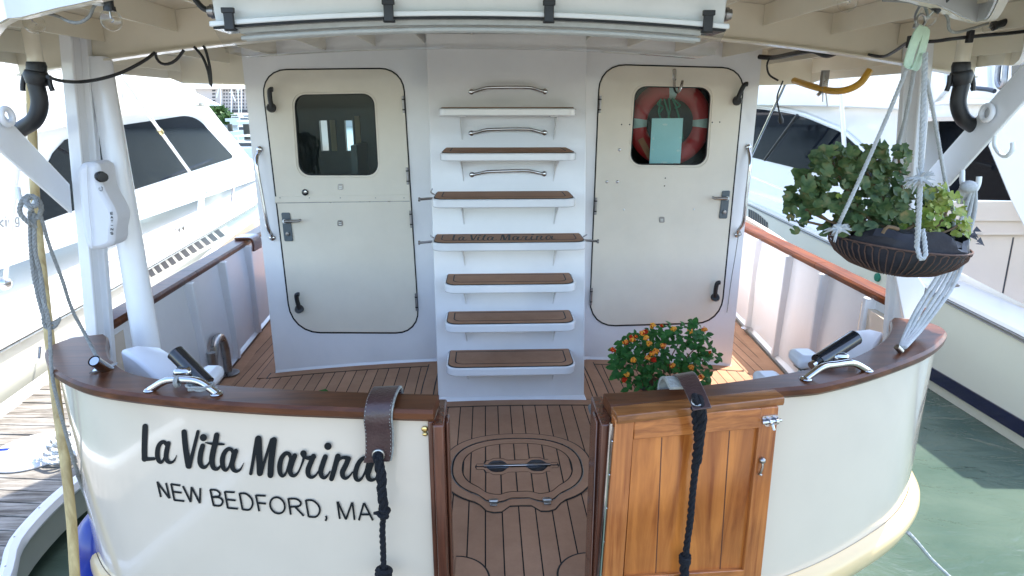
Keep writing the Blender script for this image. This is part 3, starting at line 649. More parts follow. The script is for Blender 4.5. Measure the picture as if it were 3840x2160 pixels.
# black clip on the left rail near the cabin
q = P(945, 900, X=-1.915); MB().ribbon(smooth([q + Vector((-0.10, 0.0, 0.022)), q + Vector((-0.04, 0, 0.026)), q + Vector((0.02, 0, 0.02)), q + Vector((0.034, 0, -0.02)), q + Vector((0.03, 0, -0.075))], 0.012), Vector((0.004, 0.075, 0)), 0.018).build('rail_end_fitting', M['jamb'], boat, bevel=0.004)

# ---- cabin
WX0, WX1, WY = -1.59, 1.63, 4.2
wl = MB()
hl = (P(1075, 325, Y=WY), P(1445, 690, Y=WY)); hr_ = (P(2335, 295, Y=WY), P(2700, 650, Y=WY))
xa, xb, xc, xd = hl[0].x, hl[1].x, hr_[0].x, hr_[1].x; zt, zb = 1.93, 1.42
zA0, zA1 = hl[1].z, hl[0].z; zB0, zB1 = hr_[1].z, hr_[0].z
wl.box(WX0, xa, WY, WY + .05, -0.06, 2.24); wl.box(xb, xc, WY, WY + .05, -0.06, 2.24); wl.box(xd, WX1, WY, WY + .05, -0.06, 2.24)
wl.box(xa, xb, WY, WY + .05, -0.06, zA0); wl.box(xa, xb, WY, WY + .05, zA1, 2.24); wl.box(xc, xd, WY, WY + .05, -0.06, zB0); wl.box(xc, xd, WY, WY + .05, zB1, 2.24)
wl.box(WX0, WX0 + .05, WY + .05, 6.6, -0.1, 2.2); wl.box(WX1 - .05, WX1, WY + .05, 6.6, -0.1, 2.2)
wall_o = wl.build('cabin_wall', M['wall'], boat)
ci = MB(); ci.box(WX0 + .06, WX1 - .06, WY + .06, 4.85, 0.02, 0.06)
o1 = [P(1196, 452, Y=4.85), P(1234, 566, Y=4.85)]; o2 = [P(1290, 437, Y=4.85), P(1328, 566, Y=4.85)]
ztop, zbot = o1[0].z, o1[1].z
for a, b in ((WX0 + .06, o1[0].x), (o1[1].x, o2[0].x), (o2[1].x, WX1 - .06)): ci.box(a, b, 4.85, 4.90, 0.06, 2.2)
for a, b in ((o1[0].x, o1[1].x), (o2[0].x, o2[1].x)): ci.box(a, b, 4.85, 4.90, 0.06, zbot); ci.box(a, b, 4.85, 4.90, ztop, 2.2)
ci.box(-0.2, -0.15, 4.3, 4.84, 0.06, 2.1); ci.box(-1.02, -0.98, 4.45, 4.84, 0.06, 1.5)
ci.build('cabin_interior', M['dark_interior'], boat)
cu = MB()
for a, b in (((1237, 450), (1265, 566)), ((1329, 435), (1356, 571))):
    p = P(*a, Y=4.82); q = P(*b, Y=4.82); cu.box(p.x, q.x, 4.81, 4.83, q.z, p.z)
cu.build('curtain', M['curtain'], boat)
# base coaming of wall (slight fillet)
for a, b in ((WX0, -0.45), (0.56, WX1)):
    n = 10; fl = MB(); fl.loft([[Vector((x, WY - 0.014, DKZ(x) - 0.005)), Vector((x, WY, DKZ(x) - 0.005)), Vector((x, WY, DKZ(x) + 0.02)), Vector((x, WY - 0.004, DKZ(x) + 0.012))] for x in [a + (b - a) * i / n for i in range(n + 1)]])
    fl.build('wall_foot', M['wall'], boat)

def door(outer, rad, win, wrad, gap=5):
    cx = sum(p[0] for p in outer) / 4; cy = sum(p[1] for p in outer) / 4
    big = [(x + (gap if x > cx else -gap), y + (gap if y > cy else -gap)) for x, y in outer]
    wcx = sum(p[0] for p in win) / 4; wcy = sum(p[1] for p in win) / 4
    w2 = [(x + (7 if x > wcx else -7), y + (7 if y > wcy else -7)) for x, y in win]
    d = MB(); d.ringp(onY(rr(outer, rad), WY - 0.012), onY(rr(w2, wrad + 5), WY - 0.012), (0, 0.012 + 0.03, 0))
    do = d.build('cabin_door', M['door'], boat, bevel=0.003)
    g = MB(); g.ringp(onY(rr(big, [r_ + gap for r_ in rad]), WY - 0.004), onY(rr(outer, rad), WY - 0.004), (0, 0.0035, 0)); g.build('door_gap', M['gasket'], do)
    f = MB(); f.ringp(onY(rr(w2, wrad + 5), WY - 0.007), onY(rr(win, wrad), WY - 0.007), (0, 0.02, 0)); f.build('window_frame', M['door'], do, bevel=0.002)
    f = MB(); f.ringp(onY(rr(win, wrad), WY - 0.004), onY(rr([(x + (-4 if x > wcx else 4), y + (-4 if y > wcy else 4)) for x, y in win], wrad - 3), WY - 0.004), (0, 0.015, 0)); f.build('window_seal', M['gasket'], do)
    MB().prism(onY(rr(win, wrad), WY + 0.004), (0, 0.006, 0)).build('window_pane', M['glass'], do, flat=True)
    return do
dl = door([(980, 264), (1508, 258), (1570, 1247), (1096, 1245)], [95, 85, 85, 105], [(1101, 355), (1402, 350), (1420, 658), (1122, 658)], 45)
dr = door([(2252, 243), (2792, 258), (2700, 1208), (2212, 1222)], [95, 85, 90, 95], [(2382, 322), (2668, 328), (2648, 620), (2362, 618)], 45)
# split line and cover strip of the left door
MB().prism(onY([(1030, 737), (1535, 730), (1536, 753), (1031, 760)], WY - 0.018), (0, 0.006, 0)).build('door_split_strip', M['door'], dl, bevel=0.0015)
MB().prism(onY([(1031, 760), (1536, 753), (1536, 756), (1031, 763)], WY - 0.0135), (0, 0.003, 0)).build('door_seam', M['steel'], dl)
def hinge(x, y, h, parent, lean):
    m = MB(); a = P(x - lean * h, y - h, Y=WY - 0.02); b = P(x + lean * h, y + h, Y=WY - 0.02); m.tube([a, b], 0.0075, 10)
    ho = m.build('hinge', M['hinge'], parent); 
    for k in (0.2, 0.8):
        c = a.lerp(b, k); d = (b - a).normalized() * 0.004; MB().tube([c - d, c + d], 0.0088, 10).build('hinge_ring', M['gasket'], ho if False else parent)
for x, y in ((1513, 392), (1528, 660), (1541, 822), (1561, 1133)): hinge(x, y, 32, dl, 0.06)
for x, y in ((2250, 392), (2234, 773), (2217, 1112)): hinge(x, y, 32, dr, -0.06)
def dog(px, py, tx, ty, parent):
    m = MB(); a = P(px, py, Y=WY - 0.05); b = P(tx, ty, Y=WY - 0.06); base = P(px, py, Y=WY - 0.012)
    m.tube([base, base + Vector((0, -0.02, 0)), a + Vector((0, -0.01, 0))], [0.03, 0.026, 0.024], 16)
    mid = a.lerp(b, 0.6) + Vector((-0.004, 0, 0)); m.tube(smooth([a, mid, b, b + Vector((0.018, 0, 0.004))], 0.01), 0.015, 10)
    m.build('door_dog', M['black'], parent)
dog(1018, 404, 1012, 338, dl); dog(1123, 1158, 1112, 1106, dl); dog(2764, 378, 2792, 318, dr); dog(2681, 1114, 2690, 1062, dr)
def lever(q, lv, key, parent):
    m = MB(); m.prism(onY(rr(q, 5, 3), WY - 0.022), (0, 0.012, 0)); m.build('handle_plate', M['steel'], parent, bevel=0.003)
    a = P(*lv[0], Y=WY - 0.024); b = P(*lv[0], Y=WY - 0.06); c = P(*lv[1], Y=WY - 0.062)
    MB().tube([a, b], 0.013, 12).tube([b, b.lerp(c, 0.15), b.lerp(c, .85), c + Vector((0, 0.01, 0.006))], [0.011, 0.010, 0.009, 0.008], 10).build('door_lever', M['steel'], parent)
    MB().lathe([(0.014, 0), (0.012, 0.01), (0.005, 0.011)], P(*key, Y=WY - 0.022), (0, -1, 0), 16).build('key_cylinder', M['hinge'], parent)
M['plate'] = paint('grey_handle_plate', (0.10, 0.125, 0.14), 0.4, 0.1, 0.1, 20)
lever([(1054, 798), (1086, 798), (1099, 905), (1066, 905)], ((1066, 830), (1128, 829)), (1079, 877), dl)
lever([(2710, 716), (2739, 715), (2727, 820), (2697, 820)], ((2728, 744), (2672, 744)), (2716, 795), dr)
for ch in dl.children[:] + dr.children[:]:
    if ch.name.startswith('handle_plate'): ch.data.materials[0] = M['plate']
MB().lathe([(0.021, 0), (0.021, 0.008), (0.012, 0.014), (0.011, 0.02), (0.004, 0.02)], P(1145, 721, Y=WY - 0.012), (0, -1, 0), 20).build('round_latch', M['blackgloss'], dl)
MB().lathe([(0.010, 0), (0.009, 0.004), (0.003, 0.005)], P(1145, 720, Y=WY - 0.032), (0, -1, 0), 14).build('latch_button', M['chrome'], dl)
for (x, y, par) in ((1276, 701, dl), (1275, 837, dl), (2482, 824, dr)):
    MB().prism(onY(rr([(x - 10, y - 11), (x + 10, y - 11), (x + 11, y + 11), (x - 10, y + 11)], 5, 3), WY - 0.016), (0, 0.005, 0)).build('snap_badge', M['steel'], par, bevel=0.001)
    m = MB(); m.prism(onY([(x - 5, y - 3), (x + 5, y - 3), (x + 5, y), (x - 5, y)], WY - 0.018), (0, 0.002, 0)); m.prism(onY([(x - 5, y + 3), (x + 5, y + 3), (x + 5, y + 6), (x - 5, y + 6)], WY - 0.018), (0, 0.002, 0)); m.build('badge_mark', M['whiteplastic'], par)
for x, y in ((2323, 562), (2276, 682), (2315, 682)):
    MB().sphere(P(x, y, Y=WY - 0.013), 0.010, (1, 0.6, 1), 12, 8).build('stud', M['chrome'], dr)
for x, y in ((2331, 467), (2361, 467), (2671, 459), (2699, 458), (2495, 668), (2492, 697)):
    MB().sphere(P(x, y, Y=WY - 0.012), 0.0045, (1, 0.6, 1), 8, 6).build('screw_hole', M['gasket'], dr)
for x, y in ((2340, 786), (2602, 785)):
    MB().sphere(P(x, y, Y=WY - 0.012), 0.007, (1, 0.6, 1), 10, 6).build('filled_hole', M['whiteplastic'], dr)
for x in (1050, 1160, 1276, 1408, 1515):
    MB().sphere(P(x, 742, Y=WY - 0.018), 0.0035, (1, 0.6, 1), 8, 6).build('strip_screw', M['steel'], dl)
# door hook at the top of the right door
m = MB(); m.prism(onY(rr([(2523, 258), (2537, 258), (2537, 302), (2523, 302)], 6, 3), WY - 0.02), (0, 0.008, 0)); m.build('hook_plate', M['chrome'], dr, bevel=0.002)
a = P(2529, 290, Y=WY - 0.025); b = P(2529, 330, Y=WY - 0.035); c = P(2540, 349, Y=WY - 0.06); d = P(2552, 330, Y=WY - 0.07); e = P(2560, 302, Y=WY - 0.05)
MB().ribbon(smooth([a, b, c, d, e], 0.008), Vector((0.004, -0.009, 0)), 0.005).build('door_hook', M['chrome'], dr)

# ---- ladder trunk and steps
def TY(z): return 3.555 + 0.112 * z
tr = MB()
zt_ = 2.14
xl0, xl1, xr0, xr1 = -0.432, -0.405, 0.50, 0.455
base_z = DKZ(0) - 0.01
bl = Vector((P(1645, 1528, Y=TY(0)).x, TY(0), base_z)); br = Vector((P(2190, 1500, Y=TY(0)).x, TY(0), base_z))
tl = Vector((P(1598, 158, Y=TY(2.1)).x, TY(zt_), zt_)); trr = Vector((P(2199, 158, Y=TY(2.1)).x, TY(zt_), zt_))
tr.loft([[bl, tl, trr, br], [Vector((bl.x, 4.2, base_z)), Vector((tl.x, 4.2, zt_)), Vector((trr.x, 4.2, zt_)), Vector((br.x, 4.2, base_z))]])
tr.loft([[bl + Vector((-0.012, -0.022, 0.0)), bl + Vector((0, -0.0, 0.03)), br + Vector((0, 0.0, 0.03)), br + Vector((0.015, -0.022, 0.0))], [bl + Vector((-0.012, 0.4, 0.0)), bl + Vector((0, 0.4, 0.03)), br + Vector((0, 0.4, 0.03)), br + Vector((0.015, 0.4, 0.0))]])
trunk = tr.build('ladder_trunk', M['wall'], boat, bevel=0.004)
def TP(px, py, off=0.0):
    n = Vector((0, -1, 0.112)).normalized(); return PP(px, py, Vector((0, 3.555, 0)), n) + n * off
# (back y, front-top y, front-bottom y, left x, right x, bracket x pair)
STEPS = [(397, 402, 435, 1641, 2167, (1722, 2087), 530), (557, 575, 604, 1646, 2167, (1728, 2086), 685), (721, 748, 780, 1616, 2164, (1730, 2088), 847),
         (880, 912, 942, 1616, 2204, (1733, 2085), 1003), (1029, 1070, 1100, 1662, 2164, (1736, 2084), 1145), (1169, 1217, 1247, 1665, 2163, (1740, 2084), 1286), (1314, 1380, 1410, 1670, 2163, (1745, 2082), 1430)]
for si, (yb, yf, yw, xl, xr, bx_, yk) in enumerate(STEPS):
    pb = TP(1900, yb); z = pb.z
    if si == 0: z = 1.742; pb = Vector((0, TY(z), z)); fy = pb.y - 0.17
    else: fy = P(1905, yf, Z=z).y
    dep = pb.y - fy
    th = z - P(1905, yw, Y=fy).z
    X0 = P(xl, yf, Y=fy).x; X1 = P(xr, yf, Y=fy).x
    rad = min(0.07, dep * 0.5); by = pb.y + 0.02
    sl = 0.006
    def outl(ins, zz):
        pts = []
        n = 8
        x0, x1, f_ = X0 + ins, X1 - ins, fy + ins; rd = max(0.01, rad - ins * 0.5)
        pts.append(Vector((x0, by - ins * (1 if ins > 0.02 else 0), zz)))
        for k in range(n + 1):
            t = math.pi / 2 * k / n; pts.append(Vector((x0 + rd - rd * math.cos(t), f_ + rd - rd * math.sin(t), zz)))
        for k in range(n + 1):
            t = math.pi / 2 * (1 - k / n); pts.append(Vector((x1 - rd + rd * math.cos(t), f_ + rd - rd * math.sin(t), zz)))
        pts.append(Vector((x1, by - ins * (1 if ins > 0.02 else 0), zz))); return pts
    so = MB().prism(outl(0, z - th), (0, 0, th)).build('ladder_step', M['step'], boat, bevel=0.006)
    pm = MB(); pm.prism(outl(0.010, z + 0.0002), (0, 0, 0.003)); pm.build('pad_edge', M['gasket'], so)
    pm = MB(); pm.prism(outl(0.015, z + 0.0035), (0, 0, 0.003)); pm.build('tread_pad', M['foam'], so, bevel=0.001)
    inn_ = outl(0.055 if dep > 0.1 else 0.03, z + 0.0068); ou = outl(0.049 if dep > 0.1 else 0.024, z + 0.0068)
    pm = MB(); pm.ringp(ou, inn_, (0, 0, 0.0004)); pm.build('tread_groove', M['gasket'], so)
    for bxp in bx_:
        a = TP(bxp, yw + 2); b = TP(bxp + (10 if bxp < 1900 else -10), yk)
        fr_ = Vector((a.x, fy + 0.03 + 0.02, z - th + 0.002)); bk = Vector((a.x, TY(z - th) + 0.01, z - th + 0.002)); lowp = Vector((b.x, TY(b.z) + 0.005, b.z))
        s_ = 1 if bxp < 1900 else -1
        bm_ = MB(); bm_.prism([fr_ + (bk - fr_) * 0.3, bk, lowp, bk.lerp(lowp, 0.5) + Vector((0, -0.055 * min(1, dep / .18), 0))], (s_ * 0.005, 0, 0)); bm_.box(min(a.x, a.x + s_ * 0.045), max(a.x, a.x + s_ * 0.045), fy + 0.06, TY(z) + 0.01, z - th - 0.006, z - th + 0.002)
        bm_.build('step_bracket', M['wall'], so)
    if si == 3:
        tm = MB(); jj = 0
        def tread(u, v, off):
            x_ = X0 + 0.11 + u * (X1 - X0 - 0.22) * 0.93; y_ = by - 0.035 - v * (dep - 0.055); return Vector((x_, y_, z + 0.0072 + off))
        def pj(x_, y_, off): return tread((x_ - 90) / 2450, (y_ - 0.088 * (x_ - 90) - 110) / 400, off)
        for s_ in SCRIPT:
            jj += 1; stroke(tm, [(a, b, c * 0.75) for a, b, c in s_], 0.00002 * jj, pj)
        for q in SDOTS[:2]: jj += 1; disc(tm, q[0], q[1], q[2], 0.00002 * jj, pj)
        tm.build('tread_lettering', M['gasket'], so, flat=True)
    if si in (2, 3):
        for s_, on in ((-1, True), (1, si == 3)):
            if not on: continue
            ex = X0 if s_ < 0 else X1; q = Vector((ex, fy + dep * 0.45, z - 0.01))
            pn = MB(); pn.tube([q, q + Vector((s_ * 0.075, -0.0, -0.006))], 0.007, 8); pn.tube([q + Vector((s_ * 0.07, 0, -0.006)), q + Vector((s_ * 0.08, 0, -0.006))], 0.012, 10)
            pn.tube(smooth([q + Vector((-s_ * 0.01, 0, 0.02)), q + Vector((s_ * 0.01, -0.01, 0.035)), q + Vector((0, -0.01, 0.055 if si == 2 else 0.03))], 0.01), 0.004, 6)
            pn.build('hinge_pin', M['steel'], so)
def grab(pts, name='grab_rail', parent=None, r=0.009, mat='chrome'):
    m = MB(); m.tube(smooth(pts, 0.012), r, 10)
    for q in (pts[0], pts[-1]): m.sphere(q + (pts[1] - pts[0]).normalized() * 0, r * 1.75, (1, 0.6, 1), 12, 8)
    m.build(name, M[mat], parent or boat)
for (x0, y0, x1, y1) in ((1768, 345, 2043, 344), (1768, 500, 2041, 498), (1770, 655, 2040, 652)):
    grab([TP(x0, y0, 0.012), TP(x0 + 12, y0 - 1, 0.016), TP(x0 + 50, y0 - 9, 0.050), TP(x0 + 68, y0 - 11, 0.056), TP((x0 + x1) / 2, (y0 + y1) / 2 - 12, 0.058), TP(x1 - 68, y1 - 11, 0.056), TP(x1 - 50, y1 - 9, 0.050), TP(x1 - 12, y1 - 1, 0.016), TP(x1, y1, 0.012)])
grab([P(973, 560, Y=WY - .01), P(971, 572, Y=WY - .02), P(962, 612, Y=WY - .07), P(983, 740, Y=WY - .075), P(1003, 845, Y=WY - .07), P(1018, 880, Y=WY - .02), P(1021, 892, Y=WY - .01)], r=0.012)
grab([P(2807, 552, Y=WY - .01), P(2807, 566, Y=WY - .02), P(2813, 612, Y=WY - .07), P(2800, 730, Y=WY - .075), P(2788, 830, Y=WY - .07), P(2768, 865, Y=WY - .02), P(2765, 880, Y=WY - .01)], r=0.012)

# ---- roof
def RZ(x): return 2.135 - 0.045 * x * x       # underside of the stiffeners
def fas(px, py):
    z = 2.02
    for _ in range(20):
        p = P(px, py, Z=z); z = RZ(p.x) - 0.05
    return p
fl_ = [fas(375, 1), fas(230, 32), fas(83, 69), fas(0, 101)]; fr2 = [fas(3421, 3), fas(3506, 22), fas(3700, 77), fas(3840, 124)]
cy_ = fl_[0].y
aft = [(-2.08, 4.24), (-2.08, 3.1), (-2.06, 2.85), (-1.97, 2.58), (fl_[3].x, fl_[3].y), (fl_[2].x, fl_[2].y), (fl_[1].x, fl_[1].y), (fl_[0].x, fl_[0].y), (-0.6, cy_ - 0.26), (0, cy_ - 0.36), (0.55, cy_ - 0.27),
       (fr2[0].x, fr2[0].y), (fr2[1].x, fr2[1].y), (fr2[2].x, fr2[2].y), (fr2[3].x, fr2[3].y), (1.99, 2.55), (2.06, 2.80), (2.08, 3.1), (2.08, 4.24)]
print('fascia', fl_, fr2)
aft.sort(key=lambda q: 0) 
AFS = smooth([(x, y, 0) for x, y in aft], 0.06)
rp = MB(); n_ = len(AFS)
# curved plate
vs = []; 
for p in AFS: vs.append(Vector((p.x, p.y, RZ(p.x) + 0.085)))
# grid plate: for stations in x
xs_ = [-2.075 + 4.15 * i / 44 for i in range(45)]
def afty(x):
    c = [a.y + (b.y - a.y) * (x - a.x) / (b.x - a.x) for a, b in zip(AFS, AFS[1:]) if a.x <= x <= b.x and b.x > a.x]
    return min(c) if c else 3.0
ys0 = [afty(x) for x in xs_]
vs = []; fs = []; N_ = 45
for z_ in (0.085, 0.125):
    for i, x in enumerate(xs_): vs += [Vector((x, ys0[i] + 0.01, RZ(x) + z_)), Vector((x, 4.24, RZ(x) + z_))]
for i in range(44): fs += [(2 * i, 2 * i + 1, 2 * i + 3, 2 * i + 2), (90 + 2 * i, 90 + 2 * i + 2, 90 + 2 * i + 3, 90 + 2 * i + 1)]
rp.add(vs, fs)
xi = [x for x in xs_ if abs(x) < 1.67]; vs = []
for z_ in (0.085, 0.125):
    for x in xi: vs += [Vector((x, 4.24, RZ(x) + z_)), Vector((x, 7.2, RZ(x) + z_))]
k2 = len(xi); fs = []
for i in range(k2 - 1): fs += [(2 * i, 2 * i + 1, 2 * i + 3, 2 * i + 2), (2 * k2 + 2 * i, 2 * k2 + 2 * i + 2, 2 * k2 + 2 * i + 3, 2 * k2 + 2 * i + 1)]
rp.add(vs, fs)
roof = rp.build('roof', M['roof'], boat)
# fascia round the aft edge: outside white, reaching above the roof
fa = MB(); rings = []
for i, p in enumerate(AFS):
    a = AFS[max(0, i - 1)]; b = AFS[min(n_ - 1, i + 1)]; t = (b - a).normalized(); n = Vector((t.y, -t.x, 0))
    zb_ = RZ(p.x) - 0.05; zb_ = RZ(p.x) - 0.05 + max(0, abs(p.x) - 1.8) * 0.1
    q = p - n * 0.022
    rings.append([Vector((p.x, p.y, zb_)), Vector((p.x, p.y, RZ(p.x) + 0.30)), Vector((q.x, q.y, RZ(p.x) + 0.30)), Vector((q.x, q.y, zb_))])
fa.loft(rings); fa.build('roof_fascia', M['roof'], boat, bevel=0.004)
M['fasciawhite'] = paint('fascia_white', (0.58, 0.58, 0.57), 0.25, 0.3, 0.04, 2)
# outer skin white
fa = MB(); rings = []
for i, p in enumerate(AFS):
    a = AFS[max(0, i - 1)]; b = AFS[min(n_ - 1, i + 1)]; t = (b - a).normalized(); n = Vector((t.y, -t.x, 0))
    zb_ = RZ(p.x) - 0.05 + max(0, abs(p.x) - 1.8) * 0.1; p1 = p + n * 0.002; q = p + n * 0.008
    rings.append([Vector((q.x, q.y, zb_ + 0.002)), Vector((q.x, q.y, RZ(p.x) + 0.31)), Vector((p1.x, p1.y, RZ(p.x) + 0.31)), Vector((p1.x, p1.y, zb_ + 0.002))])
fa.loft(rings); fa.build('fascia_skin', M['fasciawhite'], boat)
# return fascia beside the cabin
for s_ in (-1, 1):
    m = MB(); xin = 1.59 if s_ < 0 else 1.63
    m.loft([[Vector((s_ * x_, y_, z_)), Vector((s_ * x_, y_, 2.12)), Vector((s_ * x_, y_ - 0.02, 2.12)), Vector((s_ * x_, y_ - 0.02, z_))] for x_, y_, z_ in ((xin, 4.26, 1.882), (2.0, 4.30, 1.893), (2.075, 4.24, 1.930))])
    m.build('return_fascia', M['roof'], boat)
for k in range(7):
    for s_ in (-1, 1):
        x = s_ * (0.18 + 0.30 * k)
        if abs(x) > 2.0: continue
        for y0, y1 in ((afty(x) + 0.03, 2.885), (2.915, 4.2 if abs(x) < 1.6 else 4.23)):
            m = MB(); m.loft([[Vector((x - 0.004, y, RZ(x) + 0.084)), Vector((x - 0.004, y, RZ(x))), Vector((x + 0.004, y, RZ(x))), Vector((x + 0.004, y, RZ(x) + 0.084))] for y in (y0, y1)])
            m.build('roof_stiffener', M['roof'], roof)
# transverse beam with flange
m = MB(); xs2 = [-2.05 + 4.1 * i / 40 for i in range(41)]
m.loft([[Vector((x, 2.892, RZ(x) + 0.084)), Vector((x, 2.892, RZ(x) - 0.065)), Vector((x, 2.908, RZ(x) - 0.065)), Vector((x, 2.908, RZ(x) + 0.084))] for x in xs2]); m.build('transverse_beam', M['roof'], roof)
m = MB(); m.loft([[Vector((x, 2.868, RZ(x) - 0.066)), Vector((x, 2.868, RZ(x) - 0.073)), Vector((x, 2.932, RZ(x) - 0.073)), Vector((x, 2.932, RZ(x) - 0.066))] for x in xs2]); m.build('beam_flange', M['roof'], roof)
# small bolts under the beam area
for px, py in ((700, 84), (754, 98), (2971, 88), (3019, 80)):
    z_ = 2.1
    for _ in range(12): p = P(px, py, Z=z_); z_ = RZ(p.x) + 0.062
    MB().lathe([(0.013, 0.0), (0.013, -0.008), (0.006, -0.010), (0.005, -0.028)], (p.x, p.y, RZ(p.x) + 0.084), (0, 0, 1), 12).tube([(p.x, p.y, RZ(p.x) + 0.084), (p.x, p.y, p.z)], 0.005, 8).build('roof_bolt', M['steel'], roof)

m = MB(); m.prism([Vector(q + (4.3,)) for q in ((-1.60, 1.5), (-1.60, 4.75), (-1.2, 5.35), (1.2, 5.35), (1.60, 4.75), (1.60, 1.5))], (0, 0, 0.05)); uc = m.build('added_shade_canopy', M['roof'], boat)  # unseen canopy on legs, added to cast the shadow on the dock
for x, y in ((-1.45, 2.6), (1.45, 2.6), (-1.2, 5.1), (1.2, 5.1)): MB().tube([(x, y, RZ(x) + 0.1), (x, y, 4.3)], 0.03, 10).build('added_canopy_post', M['wall'], uc)
# ---- posts
def post(pts_top, pts_bot, s_, Y):
    """H-section post, open towards the middle of the boat"""
    m = MB(); rings = []
    for k in range(2):
        z = (2.08, -0.02)[k]; xo = (pts_top, pts_bot)[k]; xi = xo - s_ * 0.047; w_ = xi + s_ * 0.024
        rings.append([Vector(q + (z,)) for q in ((xo, Y), (xi, Y), (xi, Y + .018), (w_, Y + .024), (w_, Y + .100), (xi, Y + .106), (xi, Y + .14), (xo, Y + .14))])
    m.loft(rings); m.build('roof_post', M['wall'], boat, bevel=0.004)
def lin(x_hi, z_hi, x_lo, z_lo, z): return x_lo + (x_hi - x_lo) * (z - z_lo) / (z_hi - z_lo)
post(lin(-1.79, 1.938, -1.937, .734, 2.08), lin(-1.79, 1.938, -1.90, .734, 0), -1, 2.75)
post(lin(1.761, 1.964, 1.93, .9, 2.08), 1.94, 1, 2.75)
m = MB(); a = P(376, 236, Y=2.9); b = P(552, 1300, Y=2.8); d = (b - a).normalized(); m.tube([a - d * 0.02, b + d * 0.9], [0.046, 0.064], 28); m.build('round_stay_tube', M['wall'], boat)
def strut(q, X, back):
    m = MB(); m.prism([P(x, y, X=X) for x, y in q], (back * 0.014, 0, 0)); m.build('diagonal_brace', M['wall'], boat, bevel=0.003)
strut([(-120, 310), (0, 412), (262, 690), (272, 800), (0, 560), (-120, 440)], -1.845, -1)
strut([(3960, 120), (3840, 234), (3481, 640), (3470, 745), (3555, 696), (3840, 378), (3960, 250)], 1.87, 1)
for px, py, X in ((12, 437, -1.84), (3712, 423, 1.865)):
    c = P(px, py, X=X); s_ = -1 if X > 0 else 1; m = MB(); n = 20
    m.tube([c + Vector((s_ * 0.012, math.cos(2 * math.pi * k / n) * 0.028, math.sin(2 * math.pi * k / n) * 0.028)) for k in range(n + 1)], 0.011, 10); m.build('pad_eye', M['wall'], boat)
# gusset by the right post
MB().prism([P(3350, 985, Y=2.72), P(3400, 975, Y=2.72), P(3470, 1075, Y=2.72), P(3450, 1190, Y=2.72), P(3390, 1195, Y=2.72)], (0, 0.02, 0)).build('post_gusset', M['wall'], boat, bevel=0.003)
# drain hoses with cam couplings
def hose(px, X, s_, shade):
    top = P(px, 205, Y=2.5); top.z = RZ(top.x) + 0.02
    a = P(px, 245, Y=2.60); b = P(px, 325, Y=2.60)
    cpl = MB(); cpl.tube([a + Vector((0, 0, 0.012)), a, a.lerp(b, 0.25)], [0.03, 0.033, 0.033], 20); cpl.tube([a.lerp(b, 0.27), a.lerp(b, 0.5), a.lerp(b, 0.9)], [0.036, 0.043, 0.034], 20)
    for e in (-1, 1): cpl.tube(smooth([a.lerp(b, 0.45) + Vector((e * 0.045, 0, 0)), a.lerp(b, 0.9) + Vector((e * 0.05, 0, 0)), a.lerp(b, 1.2) + Vector((e * (0.06 if e == s_ else 0.05), 0, 0))], 0.01), 0.009, 8)
    co = cpl.build('drain_hose', M['black'], boat)
    dd = -s_
    pts = [b + Vector((0, 0, 0.01)), b + Vector((0, 0, -0.06)), b + Vector((dd * 0.03, 0, -0.12)), b + Vector((dd * 0.10, 0.02, -0.155)), b + Vector((dd * 0.17, 0.03, -0.19))]
    MB().tube(smooth(pts, 0.01), 0.029, 18).build('hose_elbow', M['black'], co)
    MB().tube([Vector((a.x, a.y, a.z + 0.012)), Vector((a.x, a.y, top.z + 0.06))], 0.027, 16).build('drain_socket', M['roof'], co)
hose(137, -1.8, 1, 0); hose(3604, 1.8, -1, 1)
# hooks on the right brace
m = MB(); 
for (x0, y0, w_, h_) in ((3732, 510, 68, 75),):
    pts = [P(x0, y0, X=1.86), P(x0 - 2, y0 + 35, X=1.86), P(x0 + 18, y0 + h_ - 8, X=1.86), P(x0 + 42, y0 + h_, X=1.86), P(x0 + 64, y0 + h_ - 22, X=1.86), P(x0 + 66, y0 + 25, X=1.86)]
    m.tube(smooth(pts, 0.008), 0.008, 10)
m.build('brace_hook', M['whiteplastic'], boat)
m = MB(); pts = [P(3608, 640, X=1.86), P(3610, 690, X=1.86), P(3630, 722, X=1.86), P(3655, 715, X=1.86), P(3668, 690, X=1.86), P(3672, 662, X=1.86)]
m.tube(smooth(pts, 0.008), 0.010, 10); m.build('brace_hook', M['whiteplastic'], boat)
# grey hook for the left rope
m = MB(); X_ = -1.75
pts = [P(66, 702, Y=2.3), P(72, 735, Y=2.3), P(88, 765, Y=2.3), P(118, 775, Y=2.3), P(135, 750, Y=2.3)]
m.tube(smooth(pts, 0.008), 0.008, 10); m.build('brace_hook', M['whiteplastic'], boat)

# corner covers behind the rail, gooseneck vent, deck fittings
def panel(q, Y0, dy, name, mat, parent=None, bev=0.01):
    m = MB(); m.prism([P(x, y, Y=Y0) for x, y in q], (0, dy, 0)); return m.build(name, mat, parent or boat, bevel=bev)
def corner_pad(p0, p1, s_):
    m = MB(); rings = []
    for k in range(9):
        t = k / 8; p = Vector(p0).lerp(Vector(p1), t); 
        rings.append([p + Vector((s_ * 0.0, 0, 0.05 - 0.10 * t * t)), p + Vector((s_ * 0.05, 0.03, 0.055 - 0.10 * t * t)), p + Vector((s_ * 0.10, 0.10, 0.02 - 0.1 * t * t)), p + Vector((s_ * 0.10, 0.10, -0.25)), p + Vector((0, 0, -0.25))])
    m.loft(rings); m.build('corner_seat_shell', M['pad'], boat, bevel=0.012)
corner_pad(P(455, 1355, Y=2.38), P(630, 1440, Y=2.25), 1)
corner_pad(P(3310, 1285, Y=2.55), P(3240, 1380, Y=2.35), -1)
